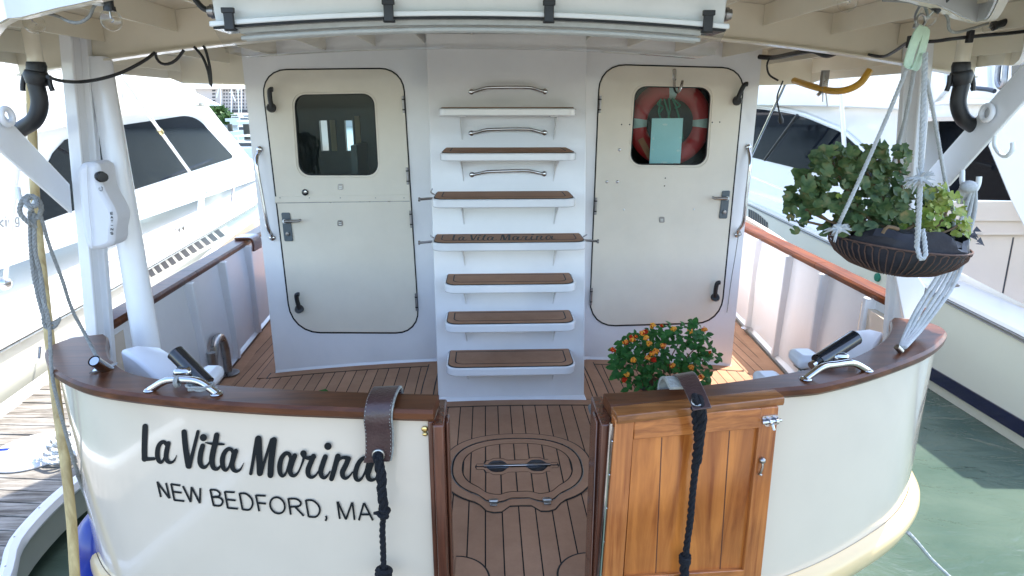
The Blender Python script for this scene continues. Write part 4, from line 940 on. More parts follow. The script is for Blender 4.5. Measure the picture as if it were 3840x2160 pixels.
def gooseneck():
    b = P(858, 1399, Z=-0.055); e = P(792, 1322, X=-1.86); h = P(828, 1262, X=-1.89).z
    d = Vector((e.x - b.x, e.y - b.y, 0)); k = d.length; d.normalize(); c = Vector((b.x, b.y, h - k / 2)) + d * k / 2
    pts = [Vector((b.x, b.y, b.z)), Vector((b.x, b.y, c.z - 0.04))] + [c - d * math.cos(a) * k / 2 + Vector((0, 0, math.sin(a) * k / 2)) for a in [math.pi * i / 14 for i in range(15)]] + [Vector((e.x, e.y, e.z))]
    m = MB(); m.tube(pts, 0.027, 18); m.lathe([(0.072, 0), (0.072, 0.004), (0.03, 0.012)], Vector((b.x, b.y, b.z)), (0, 0, 1), 24); m.build('gooseneck_vent', M['steel'], boat)
gooseneck()
q = P(2800, 1232, Z=-0.03); MB().lathe([(0.045, 0), (0.045, 0.005), (0.03, 0.009), (0.0, 0.009)][:3], q, (0, 0, 1), 24).build('deck_filler', M['chrome'], boat)
for px, py in ((2225, 1545), (1650, 1722)):
    q = P(px, py, Z=0.12); MB().tube([q, q + Vector((0.0, 0.06, 0.0))], 0.022, 12).build('rail_knob', M['greyrope'] if px > 2000 else M['chrome'], boat)
# little chrome flag socket on the left corner of the rail
a = P(352, 1353, Z=0.90); b = P(400, 1385, Z=0.845); m = MB(); n = 14
d = (b - a).normalized(); m.tube([a, b + d * 0.02], 0.020, 16, caps=False); m.tube([a + d * 0.002, b], 0.016, 16); m.ribbon([P(345, 1392, Z=0.848), P(430, 1368, Z=0.848)], Vector((0.0, 0.018, 0)), 0.005); m.build('flag_socket', M['chrome'], boat)

# chrome arch cleats
def arch(p0, top, p1, bx0):
    m = MB(); a = P(*p0, Z=0.845); b = P(*p1, Z=0.845); t = P(*top, Y=(a.y + b.y) / 2)
    pts = [a, a.lerp(t, 0.5) + Vector((0, 0, 0.016)), t, b.lerp(t, 0.5) + Vector((0, 0, 0.016)), b]
    m.tube(smooth(pts, 0.01), 0.0125, 12)
    for q in (a, b): m.sphere(q, 0.02, (1, 1, 0.35), 14, 8)
    m.build('arch_cleat', M['chrome'], boat); return t
tL = arch((562, 1462), (695, 1424), (812, 1476), 0); tR = arch((3022, 1420), (3140, 1366), (3252, 1388), 0)

# ================================================================ LIGHT FIXTURE and everything hung from the roof
FY = 1.9
def bow(x):
    t = (x + 0.14) / 0.70; return -0.030 * t * t
fx0, fx1 = P(802, 95, Y=FY).x, P(2722, 80, Y=FY).x
fz = P(1760, 46, Y=FY).z
light = MB(); xs3 = [fx0 + (fx1 - fx0) * i / 24 for i in range(25)]
light.loft([[Vector((x, FY + 0.012, fz + 0.0 + bow(x))), Vector((x, FY - 0.0, fz + 0.075 + bow(x))), Vector((x, FY + 0.11, fz + 0.075 + bow(x))), Vector((x, FY + 0.11, fz + bow(x)))] for x in xs3])
fixture = light.build('strip_light', M['whiteplastic'], boat, bevel=0.006)
m = MB(); xs4 = [fx0 - 0.008 + (fx1 - fx0 + 0.016) * i / 24 for i in range(25)]
m.loft([[Vector((x, FY - 0.012, fz - 0.010 + bow(x))), Vector((x, FY - 0.012, fz + 0.004 + bow(x))), Vector((x, FY + 0.122, fz + 0.004 + bow(x))), Vector((x, FY + 0.122, fz - 0.01 + bow(x)))] for x in xs4]); m.build('fixture_rim', M['whiteplastic'], fixture, bevel=0.003)
m = MB(); m.loft([[Vector((x, FY - 0.006, fz - 0.016 + bow(x))), Vector((x, FY - 0.006, fz - 0.0105 + bow(x))), Vector((x, FY + 0.116, fz - 0.0105 + bow(x))), Vector((x, FY + 0.116, fz - 0.016 + bow(x)))] for x in xs3]); m.build('fixture_gasket', M['gasket'], fixture)
m = MB(); rings = []
for i, x in enumerate(xs3):
    e = 0.014 if i in (0, 24) else 0.0; zc = fz + bow(x); sx2 = x + (0.012 if i == 0 else -0.012 if i == 24 else 0)
    rings.append([Vector((x, FY - 0.002, zc - 0.017)), Vector((sx2, FY + 0.016 + e, zc - 0.080 + e)), Vector((sx2, FY + 0.03, zc - 0.088 + e)), Vector((sx2, FY + 0.085, zc - 0.088 + e)), Vector((sx2, FY + 0.10, zc - 0.08 + e)), Vector((x, FY + 0.112, zc - 0.017))])
m.loft(rings); m.build('clear_lens', M['clear'], fixture)
m = MB(); m.loft([[Vector((x, FY + 0.02, fz - 0.017 + bow(x))), Vector((x, FY + 0.03, fz - 0.028 + bow(x))), Vector((x, FY + 0.08, fz - 0.028 + bow(x))), Vector((x, FY + 0.09, fz - 0.017 + bow(x)))] for x in xs3[1:-1]]); m.build('gear_tray', M['tape'], fixture)
for e in (0.035, 0.075): MB().tube([Vector((x, FY + e, fz - 0.040 + bow(x))) for x in xs3[1:-1]], 0.006, 12).build('light_tube', M['tape'], fixture)
for px in (868, 1462, 2056, 2648):
    x = P(px, 70, Y=FY).x; z = fz + bow(x)
    m = MB(); m.box(x - 0.013, x + 0.013, FY - 0.024, FY - 0.013, z - 0.024, z + 0.030); m.box(x - 0.017, x + 0.017, FY - 0.026, FY - 0.014, z + 0.018, z + 0.032); m.box(x - 0.016, x + 0.016, FY - 0.02, FY - 0.006, z - 0.026, z - 0.019)
    m.build('lens_clip', M['steel'] if False else M['black'], fixture, bevel=0.002)
for s_, xx in ((-1, fx0), (1, fx1)):
    m = MB(); m.tube([Vector((xx, FY + 0.05, fz + 0.035 + bow(xx))), Vector((xx + s_ * 0.03, FY + 0.05, fz + 0.035 + bow(xx)))], 0.015, 14); m.tube([Vector((xx + s_ * 0.012, FY + 0.05, fz + 0.035 + bow(xx))), Vector((xx + s_ * 0.022, FY + 0.05, fz + 0.035 + bow(xx)))], 0.019, 14); m.build('cable_gland', M['hinge'], fixture)
a = Vector((fx0 - 0.02, FY + 0.05, fz + 0.035 + bow(fx0)))
MB().tube(smooth([a, a + Vector((-0.025, 0.0, 0.01)), a + Vector((-0.05, 0, 0.05)), a + Vector((-0.055, 0.0, 0.12))], 0.01), 0.008, 8).build('supply_cable', M['black'], fixture)

# string lights
def bulb(px, py, r_px, Y, ax, lab, sockdir, tag_white=False):
    c = P(px, py, Y=Y); r = r_px / FPX * (c - CAM).length * 0.98
    ax = Vector(ax).normalized(); o = thing('light_bulb', c, lab, 'light bulb', 'globe bulbs of the string lights under the roof')
    m = MB(); prof = []
    for k in range(13):
        t = math.pi * k / 12 * 0.86; prof.append((max(0.0015, r * math.sin(math.pi - t) if k else 0.0015), -r * math.cos(t)))
    m.lathe(prof, c, ax, 20); m.build('glass_globe', M['bulb'], o)
    MB().tube([c + ax * r * 0.2, c + ax * r * 0.9], 0.003, 6).tube(smooth([c + ax * r * 0.2, c + Vector((0.008, 0, 0)), c - ax * r * 0.2], 0.004), 0.0012, 5).build('filament', M['steel'], o)
    s0 = c + ax * r * 0.84; MB().tube([s0, s0 + ax * 0.012, s0 + ax * 0.013, s0 + ax * 0.05], [0.016, 0.015, 0.012, 0.013], 14).build('bulb_socket', M['black'], o)
    return s0 + ax * 0.05
s1 = bulb(417, 76, 31, 1.95, (0.02, 0, 1), 'clear globe bulb hanging upright below a black socket left of the strip light', 1)
s2 = bulb(128, 88, 28, 2.22, (-0.15, -0.5, 0.8), 'clear globe bulb half hidden behind the roof edge in the upper left corner', 1)
s3 = bulb(3178, 8, 30, 1.9, (0, 0, 1), 'clear globe bulb cut by the top of the picture right of the strip light', 1)
s4 = bulb(3478, 66, 26, 1.95, (0.5, -0.3, 0.8), 'clear globe bulb behind the shackle that carries the hanging basket', 1)
s5 = bulb(3705, 104, 15, 2.3, (0.95, -0.1, 0.3), 'small clear bulb lying sideways on a black socket in the upper right corner', 1)
MB().box(s1.x - 0.045, s1.x - 0.016, s1.y - 0.01, s1.y + 0.02, s1.z - 0.035, s1.z + 0.05).build('bulb_clip', M['whiteplastic'], boat, bevel=0.004)
m = MB(); m.tube(smooth([P(168, 49, Y=2.1), P(215, 60, Y=2.05), P(262, 82, Y=2.0), P(300, 84, Y=2.0), P(335, 62, Y=2.0), P(352, 25, Y=1.97), P(375, 4, Y=1.95), s1 + Vector((0, 0, 0.0))], 0.01), 0.0045, 8)
tag(m.build('sagging_cord', M['greyrope']), 'grey sagging cord between the two bulbs in the upper left corner', 'cord')
m = MB(); m.tube(smooth([P(3310, 0, Y=1.9), P(3400, 5, Y=1.9), P(3450, 18, Y=1.93), P(3520, 32, Y=1.98), P(3553, 65, Y=2.0), P(3560, 110, Y=2.05), P(3590, 121, Y=2.1), P(3650, 105, Y=2.2), P(3705, 88, Y=2.3)], 0.01), 0.0045, 8)
tag(m.build('sagging_cord', M['greyrope']), 'grey sagging cord between two bulbs above the hanging basket', 'cord')

# cables under the roof
def cable(pts, r, name, lab, mat='black', cat='cable', Ydef=2.8):
    m = MB(); m.tube(smooth([P(x, y, Y=Y_) for x, y, Y_ in pts], 0.012), r, 8); return tag(m.build(name, M[mat]), lab, cat)
cable([(178, 288, 2.5), (230, 303, 2.6), (300, 307, 2.72), (380, 295, 2.74), (460, 270, 2.76), (540, 228, 2.8), (580, 198, 2.85)], 0.0065, 'hose_cable', 'black cable sagging from the left hose coupling across both left posts')
cable([(583, 198, 2.85), (588, 220, 2.85), (605, 238, 2.85), (630, 240, 2.85), (660, 225, 2.86), (690, 187, 2.87)], 0.006, 'loop_cable', 'short black cable loop hanging under the left roof beam')
cable([(728, 175, 2.87), (760, 215, 2.87), (780, 265, 2.87), (791, 322, 2.87), (788, 260, 2.87), (772, 190, 2.87), (762, 172, 2.87)], 0.006, 'hanging_cable', 'black cable hanging in a narrow V beside the left cabin door')
cable([(3255, 205, 2.87), (3310, 212, 2.85), (3350, 195, 2.7), (3400, 162, 2.5), (3425, 155, 2.45), (3500, 155, 2.4), (3560, 147, 2.35), (3640, 138, 2.35), (3700, 132, 2.35), (3780, 125, 2.35), (3860, 115, 2.35)], 0.0065, 'ceiling_cable', 'long black cable clipped along the roof at the upper right')
for px, py, Y_ in ((3413, 158, 2.44), (3637, 138, 2.34)):
    q = P(px, py, Y=Y_); MB().box(q.x - 0.009, q.x + 0.009, q.y - 0.01, q.y + 0.01, q.z - 0.02, q.z + 0.022).build('cable_clip', M['black'], boat, bevel=0.002)
cable([(2846, 213, 4.1), (2900, 216, 4.0), (2960, 205, 3.6), (3010, 195, 3.4), (3050, 190, 3.3), (3090, 205, 3.2), (3120, 203, 3.15), (3150, 187, 3.1)], 0.014, 'conduit_cable', 'black bundled conduit under the roof right of the right door')
cable([(2885, 218, 4.0), (2876, 245, 4.0), (2885, 280, 4.0), (2918, 302, 4.0)], 0.006, 'curved_cable', 'thin black cable curving down beside the cabin corner on the right')
cable([(2936, 303, 3.95), (2915, 360, 3.95), (2918, 400, 3.95), (2925, 430, 3.95)], 0.005, 'plug_cable', 'black cable with a plug hanging in front of the right yacht')
a = P(2925, 425, Y=3.95); MB().tube([a, a + Vector((0.01, 0, -0.04)), a + Vector((0.015, 0, -0.06))], [0.006, 0.017, 0.012], 10).build('cable_plug', M['black'], boat)
hz_ = cable([(2978, 302, 3.9), (3040, 322, 3.7), (3110, 340, 3.55), (3170, 338, 3.45), (3225, 312, 3.4), (3262, 262, 3.4)], 0.018, 'water_hose', 'yellow hose looped under the roof edge above the right yacht', 'yellow', 'hose')
m = MB(); q = P(3093, 300, Y=3.6); m.box(q.x - 0.02, q.x + 0.014, q.y - 0.015, q.y + 0.015, q.z - 0.035, q.z + 0.05)
m.tube(smooth([q + Vector((0, 0, -0.03)), q + Vector((-0.01, 0, -0.06)), q + Vector((-0.03, 0, -0.08))], 0.01), 0.010, 8); m.build('hose_hook', M['steel'], boat)
m = MB(); m.tube(smooth([P(3085, 330, Y=3.58), P(3086, 360, Y=3.58), P(3085, 382, Y=3.58)], 0.02), 0.004, 6); m.tube(smooth([P(3095, 335, Y=3.58), P(3100, 370, Y=3.58), P(3103, 398, Y=3.58)], 0.02), 0.004, 6); m.build('cable_tie', M['steel'], boat)

# ================================================================ LOOSE THINGS ON THE BOAT
def rod_holder(mouth, low, Ym, Yl, lab, clamp):
    a = P(*mouth, Y=Ym); b = P(*low, Y=Yl); d = (b - a).normalized()
    o = thing('rod_holder', b, lab, 'rod holder', 'black tube rod holders on the transom rail')
    m = MB(); m.tube([a, b], 0.029, 24, caps=False); m.tube([b, a + d * 0.05], 0.0255, 24, caps=True); m.ringp([a + (d.orthogonal().normalized() * math.cos(t) + d.cross(d.orthogonal().normalized()) * math.sin(t)) * 0.0295 for t in [2 * math.pi * k / 24 for k in range(24)]], [a + (d.orthogonal().normalized() * math.cos(t) + d.cross(d.orthogonal().normalized()) * math.sin(t)) * 0.0245 for t in [2 * math.pi * k / 24 for k in range(24)]], d * 0.004)
    m.build('tube', M['blackgloss'], o)
    MB().tube([b, b + d * 0.03], 0.012, 12).tube([b + d * 0.02, b + d * 0.035], 0.016, 12).build('end_pin', M['chrome'], o)
    c = P(*clamp, Y=(Ym + Yl) / 2 - 0.02); m = MB()
    m.box(c.x - 0.030, c.x + 0.030, c.y - 0.03, c.y + 0.02, c.z - 0.010, c.z + 0.028); m.box(c.x - 0.018, c.x + 0.018, c.y - 0.035, c.y + 0.0, c.z - 0.04, c.z)
    m.build('clamp', M['chrome'], o, bevel=0.012)
    return c
cl = rod_holder((657, 1322), (775, 1440), 2.16, 2.10, 'black rod holder tube tilting left on the chrome arch, above the boat name', (694, 1402))
cr = rod_holder((3206, 1266), (3068, 1356), 2.22, 2.14, 'black rod holder tube tilting right on the chrome arch near the right rail corner', (3142, 1345))
m = MB(); 
for k in range(3):
    q = tL.lerp(P(620, 1440, Y=tL.y), 0.35 + 0.05 * k); m.tube([q + Vector((0, math.cos(t) * 0.017, math.sin(t) * 0.017)) for t in [2 * math.pi * i / 10 for i in range(11)]], 0.004, 6)
rnd = random.Random(3); c0 = P(755, 1462, Z=0.855)
pts = [tL + Vector((0.02, -0.01, 0.0))] + [c0 + Vector((math.cos(t * 1.9) * 0.04 + rnd.uniform(-.008, .008), math.sin(t * 1.9) * 0.022, 0.006 + 0.012 * (t % 2))) for t in range(12)]
m.tube(smooth(pts, 0.008), 0.0042, 6); tag(m.build('lashing_cord', M['greyrope']), 'grey lashing cord tangled under the left chrome arch cleat', 'cord')
def seatpad(px, py, w_, h_, Y, lab, br):
    c = P(px, py, Y=Y); o = thing('bracket_pad', c, lab, 'pad', 'white pads on brackets inside the rail')
    r_ = w_ / FPX * Y * 0.55; hh = h_ / FPX * Y * 0.5
    MB().box(c.x - r_, c.x + r_, c.y - 0.06, c.y + 0.06, c.z - hh, c.z + hh).build('cushion', M['pad'], o, bevel=0.022)
    q = P(*br, Y=Y); MB().tube([Vector((c.x, c.y, c.z - hh)), q], 0.011, 10).box(c.x - r_ * 0.6, c.x + r_ * 0.6, c.y - 0.05, c.y + 0.03, c.z - hh - 0.012, c.z - hh).build('bracket', M['steel'], o, bevel=0.002)
seatpad(785, 1412, 74, 62, 2.30, 'small white rounded pad behind the left rod holder beside the gooseneck vent', (800, 1475))
seatpad(3018, 1345, 90, 60, 2.45, 'white rounded pad on a steel bracket behind the right rod holder', (2975, 1440))
seatpad(2884, 1430, 95, 62, 2.35, 'low white rounded pad just above the right rail, left of the chrome arch', (2884, 1500))

# leather chafe straps with mooring ropes
def grommet(c, n, r, parent, mat='steel'):
    u = n.orthogonal().normalized(); v = n.cross(u)
    MB().tube([c + (u * math.cos(t) + v * math.sin(t)) * r for t in [2 * math.pi * k / 20 for k in range(21)]], r * 0.28, 8).build('grommet', M[mat], parent)
    MB().lathe([(r * 0.8, 0), (r * 0.8, 0.003)], c - n * 0.002, n, 20).build('grommet_hole', M['gasket'], parent)
x_ = P(1432, 1484, Z=0.86).x; yo = trY(x_) - 0.040
o = thing('mooring_line', (x_, yo, 0.8), 'black rope hanging from the brown leather strap that covers the end of the boat name', 'rope')
zb_ = P(1412, 1735, Y=yo).z; x2 = P(1412, 1735, Y=yo).x
ctr = [Vector((x_ + 0.012, yo + 0.145, 0.78)), Vector((x_ + 0.010, yo + 0.145, 0.84)), Vector((x_ + 0.008, yo + 0.12, 0.868)), Vector((x_ + 0.003, yo + 0.05, 0.872)), Vector((x_, yo + 0.004, 0.858)), Vector((x_ - 0.004, yo - 0.012, 0.82)), Vector((x_ - 0.004, yo - 0.004, 0.77)), Vector(((x_ + x2) / 2, yo + 0.002, 0.70)), Vector((x2, yo + 0.004, zb_))]
cs = smooth(ctr, 0.012); wv = Vector((0.041, 0.003, 0))
MB().ribbon(cs, wv, 0.006).build('leather_strap', M['leather'], o, bevel=0.002)
MB().ribbon([p + Vector((0.004, 0.007, -0.005 if p.z > 0.85 else 0)) for p in cs], Vector((0.042, 0.003, 0)), 0.008).build('fleece_lining', M['felt'], o)
st = MB()
for e in (-0.92, 0.92):
    for k in range(2, len(cs) - 2, 1): q = cs[k] + wv * e; st.box(q.x - .0008, q.x + .0008, q.y - 0.0048, q.y - 0.0028, q.z - .002, q.z + .002)
st.build('stitching', M['felt'], o)
gq = P(1419, 1706, Y=yo - 0.003); grommet(gq, Vector((0, -1, 0.0)), 0.017, o)
def moor(pts, r, par):
    MB().rope(pts, r, r * 6.5).build('rope', M['blackrope'], par)
moor([gq + Vector((0.0, 0.02, 0)), gq + Vector((0, -0.012, 0)), P(1424, 1760, Y=yo - .02), P(1432, 1840, Y=yo - .02), P(1440, 1920, Y=yo - .02)], 0.0165, o)
moor([P(1418, 1715, Y=yo - .025), P(1436, 1790, Y=yo - .03), P(1430, 1860, Y=yo - .03), P(1440, 1915, Y=yo - .025)], 0.013, o)
moor([P(1440, 1900, Y=yo - .02), P(1434, 1990, Y=yo - .02), P(1437, 2070, Y=yo - .02), P(1440, 2200, Y=yo - .02)], 0.0105, o)
def knot(c, r, par, tails, seed=1):
    m = MB(); rn = random.Random(seed)
    for k in range(3):
        ax = Vector((rn.uniform(-.4, .4), rn.uniform(-.3, .3), 1)).normalized(); u = ax.orthogonal().normalized(); v = ax.cross(u)
        m.tube([c + ax * (k - 1) * r * 0.7 + (u * math.cos(t) + v * math.sin(t)) * r for t in [2 * math.pi * i / 12 for i in range(13)]], r * 0.5, 8)
    for t_ in tails: m.tube([c, c.lerp(t_, 0.6), t_], [r * .5, r * 0.5, r * 0.3], 8)
    m.build('knot', M['blackrope'], par)
knot(P(1440, 1922, Y=yo - .022), 0.014, o, [P(1400, 1925, Y=yo - .025), P(1455, 1915, Y=yo - .035)], 2)
knot(P(1438, 2155, Y=yo - .022), 0.020, o, [P(1410, 2135, Y=yo - .025), P(1468, 2175, Y=yo - .025)], 5)
o = thing('mooring_line', P(2560, 1500, Z=0.86), 'black mooring rope hanging over the teak gate from an arched leather strap', 'rope')
S = lambda x, y, Y_: P(x, y, Y=Y_)
ctr = [S(2545, 1500, 2.02), S(2548, 1440, 1.98), S(2556, 1405, 1.92), S(2572, 1407, 1.86), S(2592, 1440, 1.80), S(2616, 1490, 1.74), S(2634, 1535, 1.70)]
cs = smooth(ctr, 0.012); wl_ = [Vector((0.036, 0.006, 0.004)).lerp(Vector((0.026, -0.004, 0.006)), i / (len(cs) - 1)) for i in range(len(cs))]
MB().ribbon(cs, wl_, 0.006).build('leather_strap', M['leather'], o, bevel=0.002)
ctr2 = [S(2530, 1500, 2.0), S(2538, 1430, 1.97), S(2550, 1412, 1.925), S(2565, 1415, 1.87), S(2585, 1450, 1.815)]
cs2 = smooth(ctr2, 0.012); MB().ribbon([p - Vector((0.03, 0.0, 0.004)) for p in cs2], Vector((0.034, 0.01, -0.004)), 0.010).build('fleece_lining', M['felt'], o)
gq = S(2616, 1507, 1.722); gn2 = (cs[-1] - cs[-6]).normalized().cross(wl_[-1].normalized()); gn2 = gn2 if gn2.y < 0 else -gn2
grommet(gq + gn2 * 0.003, gn2, 0.015, o)
YG = 1.79
moor([gq + Vector((0, 0.02, 0)), gq + gn2 * 0.015, S(2632, 1560, 1.73), S(2622, 1640, 1.76), S(2612, 1730, YG)], 0.0165, o)
moor([S(2605, 1530, 1.735), S(2612, 1600, 1.75), S(2620, 1680, YG), S(2605, 1760, YG)], 0.013, o)
moor([S(2614, 1710, YG), S(2600, 1820, YG), S(2588, 1950, YG), S(2570, 2090, YG), S(2563, 2200, YG)], 0.0115, o)
knot(S(2568, 2098, YG), 0.014, o, [S(2548, 2082, YG), S(2590, 2080, YG)], 7)
moor([S(2568, 2105, YG), S(2562, 2220, YG)], 0.0165, o)

# winch cover hung on the left post
oc = thing('motor_cover', P(350, 920, Y=2.68), 'white moulded cover with a black knob strapped to the left roof post', 'cover')
q = [(283, 640), (300, 614), (335, 608), (362, 618), (372, 650), (376, 690), (392, 730), (420, 780), (432, 820), (424, 870), (420, 915), (385, 935), (345, 938), (322, 924), (306, 865), (296, 760)]
pts = [(p.x, p.y) for p in smooth([(x, y, 0) for x, y in q + [q[0]]], 12)][:-1]
MB().prism([P(x, y, Y=2.60) for x, y in pts], (0, 0.13, 0)).build('cover_body', M['cover'], oc, bevel=0.02)
m = MB(); m.tube([P(322 + (x - 322) * .0 + o_, y, Y=2.592) for x, y, o_ in ((322, 618, 3), (324, 700, 5), (335, 800, 12), (346, 870, 20), (352, 932, 22))], 0.0025, 6); m.build('cover_seam', M['cover'], oc)
MB().lathe([(0.020, 0), (0.022, 0.015), (0.016, 0.02), (0.019, 0.035), (0.008, 0.036)], P(374, 662, Y=2.61), (0.75, -0.65, 0.0), 12).build('cover_knob', M['black'], oc, flat=True)
m = MB(); pr = lambda x, y, off: P(x, y, Y=2.5965 - off)
for k, ch in enumerate(['E', 'A', 'T', 'I', 'N', 'S']):
    cx, cy = 420 - (0.15 * (k - 3) ** 2), 800 + k * 15; s_ = 4.2
    G = {'E': [[(-1, -1), (1, -1)], [(-1, 0), (1, 0)], [(-1, 1), (1, 1)], [(-1, -1), (-1, 1)]], 'A': [[(-1, 1), (0, -1)], [(0, -1), (1, 1)], [(-.5, .3), (.5, .3)]], 'T': [[(-1, -1), (1, -1)], [(0, -1), (0, 1)]], 'I': [[(-1, 0), (1, 0)]], 'N': [[(-1, 1), (-1, -1)], [(-1, -1), (1, 1)], [(1, 1), (1, -1)]], 'S': [[(1, -1), (-1, -1)], [(-1, -1), (-1, 0)], [(-1, 0), (1, 0)], [(1, 0), (1, 1)], [(1, 1), (-1, 1)]]}[ch]
    for jx, sg in enumerate(G): stroke(m, [(cx + a * s_, cy + b * s_, 2.4) for a, b in sg], 0.0002 * jx, pr)
for k, sg in enumerate([[(384, 702), (383, 714), (378, 716), (373, 712)], [(384, 702), (379, 701)], [(372, 703), (371, 711)]]): stroke(m, [(a, b, 2.2) for a, b in sg], 0.0002 * k, pr)
m.build('cover_print', M['ink'], oc, flat=True)

# life ring and sheet behind the right door window
LY = 4.30
o = thing('life_ring', P(2515, 470, Y=LY), 'orange red life ring with silver bands behind the glass of the right door', 'life ring')
c = P(2512, 462, Y=LY); m = MB(); n = 48; rings = []
for k in range(n):
    t = 2 * math.pi * k / n; rad = Vector((math.cos(t), 0, math.sin(t)))
    rings.append([c + rad * (0.215 + 0.060 * math.cos(s_)) + Vector((0, 0.035 * math.sin(s_), 0)) for s_ in [2 * math.pi * i / 12 for i in range(12)]])
rings.append(rings[0]); m.loft(rings, caps=False).build('ring_body', M['orange'], o)
for t in (0.0, math.pi / 2, math.pi, 1.5 * math.pi):
    m = MB(); rings = []
    for e in (-0.13, 0.13):
        rad = Vector((math.cos(t + e), 0, math.sin(t + e))); rings.append([c + rad * (0.215 + 0.0625 * math.cos(s_)) + Vector((0, 0.0375 * math.sin(s_), 0)) for s_ in [2 * math.pi * i / 12 for i in range(12)]])
    m.loft(rings, caps=False).build('reflective_band', M['tape'], o)
m = MB()
for pts in ([(2478, 375), (2470, 420), (2480, 450)], [(2490, 370), (2505, 420), (2512, 448)], [(2508, 368), (2512, 410), (2505, 450)], [(2520, 368), (2535, 400), (2548, 450), (2560, 520)], [(2525, 372), (2550, 395), (2530, 405)], [(2480, 372), (2465, 390), (2485, 400), (2472, 425)]):
    m.tube(smooth([P(x, y, Y=LY - 0.045) for x, y in pts], 0.01), 0.006, 6)
m.build('grab_line', M['green'], o)
MB().add([P(*q, Y=LY - 0.042) for q in ((2392, 525), (2412, 515), (2450, 585), (2430, 598))], [(0, 1, 2, 3)]).build('paper_label', M['paper'] if False else M['terracotta'], o)
m = MB(); m.prism([P(*q, Y=4.222) for q in ((2445, 444), (2562, 443), (2551, 613), (2435, 613))], (0, 0.0015, 0))
ps = tag(m.build('notice_sheet', M['paper']), 'pale blue blank sheet taped inside the glass of the right door', 'paper sheet')
for (x, y, a_, b_) in ((2494, 467, 10, 4), (2450, 520, 4, 5), (2543, 565, 6, 4), (2490, 609, 14, 3), (2448, 560, 3, 3), (2551, 516, 3, 4)):
    m = MB(); m.add([P(x + a_ * math.cos(t), y + b_ * math.sin(t), Y=4.2205) for t in [2 * math.pi * k / 12 for k in range(12)]], [tuple(range(12))]); m.build('tape_patch', M['whiteplastic'], ps, flat=True)
# cord on the right grab rail
m = MB(); m.tube(smooth([P(2770, 858, Y=4.13), P(2780, 880, Y=4.12), P(2765, 885, Y=4.12), P(2775, 868, Y=4.12), P(2768, 890, Y=4.12), P(2757, 960, Y=4.17), P(2742, 1050, Y=4.18), P(2726, 1172, Y=4.18)], 0.01), 0.0028, 6)
tag(m.build('lanyard', M['greyrope']), 'thin grey lanyard dangling from the right vertical grab rail', 'cord')
# leaf on the deck
q = P(1205, 1473, Z=0.03); m = MB(); m.add([q + Vector(v) for v in ((-0.05, -0.02, 0.004), (-0.01, -0.035, 0.012), (0.05, 0.0, 0.006), (0.02, 0.03, 0.014), (-0.02, 0.02, 0.006))], [(0, 1, 2), (0, 2, 4), (4, 2, 3)])
tag(m.build('fallen_leaf', M['lantana']), 'green fallen leaf on the brown deck behind the left rail', 'leaf')

# ---- hanging basket
def leaf_round(m, c, n, r, rn, lobes=7, cup=0.25):
    n = n.normalized(); u = n.orthogonal().normalized(); a0 = rn.uniform(0, 6.28); v = n.cross(u); k_n = lobes * 2; vs = [c]
    gap = 0.28
    for k in range(k_n + 1):
        t = a0 + gap + (2 * math.pi - 2 * gap) * k / k_n; rr_ = r * (1.0 if k % 2 else 0.86) * rn.uniform(0.92, 1.06)
        vs.append(c + (u * math.cos(t) + v * math.sin(t)) * rr_ + n * r * (cup * rn.uniform(0.3, 1.3)))
    m.add(vs, [(0, k, k + 1) for k in range(1, k_n + 1)])
def leaf_oval(m, c, n, d, L, W, rn):
    n = n.normalized(); d = (d - n * d.dot(n)).normalized(); s_ = n.cross(d)
    mid = [c, c + d * L * .35 + n * L * 0.06, c + d * L * 0.7 + n * L * .04, c + d * L - n * L * 0.08]
    vs = [mid[0], mid[1], mid[2], mid[3]] + [c + d * L * .12 + s_ * W * .28 + n * W * .1, c + d * L * .35 + s_ * W * .5 + n * W * .22, c + d * L * .7 + s_ * W * .36 + n * W * .1] + [c + d * L * .12 - s_ * W * .28 + n * W * .1, c + d * L * .35 - s_ * W * .5 + n * W * .22, c + d * L * .7 - s_ * W * .36 + n * W * .1]
    m.add(vs, [(0, 1, 5, 4), (1, 2, 6, 5), (2, 3, 6), (0, 7, 8, 1), (1, 8, 9, 2), (2, 9, 3)])
BY = 2.28
rn = random.Random(11)
bc = P(3364, 902, Y=BY); BR = 0.236
bo = thing('hanging_basket', bc - Vector((0, 0, 0.13)), 'wire hanging basket of straggly geranium hung on four white ropes at the right', 'hanging plant')
tilt = Matrix.Rotation(R(5), 3, 'Y')
def B(r, t, z): return bc + tilt @ Vector((r * math.cos(t), r * math.sin(t), z))
prof = [(0.002, -0.122), (0.08, -0.118), (0.15, -0.098), (0.20, -0.065), (0.226, -0.03), (0.232, 0.0)]
m = MB(); rings = []
for r, z in prof: rings.append([B(r * 0.97 * (1 + 0.015 * math.sin(9 * t)), t, z) for t in [2 * math.pi * k / 48 for k in range(48)]])
for zz, rr2 in ((0.035, 0.224), (0.062, 0.216)):
    rings.append([B((rr2 + 0.012 * math.sin(5 * t + zz * 40) + 0.006 * math.sin(17 * t)), t, zz * (0.75 + 0.35 * math.sin(3 * t + 1) + 0.25 * math.sin(7 * t)) ) for t in [2 * math.pi * k / 48 for k in range(48)]])
m.loft(rings, caps=False); m.build('basket_liner', M['liner'], bo)
m = MB(); m.loft([[B(r_, t, z_) for t in [2 * math.pi * k / 24 for k in range(24)]] for r_, z_ in ((0.21, 0.02), (0.1, 0.045), (0.005, 0.05))]); m.build('potting_soil', M['liner'], bo)
wm = MB(); wm.tube([B(BR, t, 0) for t in [2 * math.pi * k / 48 for k in range(49)]], 0.0035, 6)
NW = 30
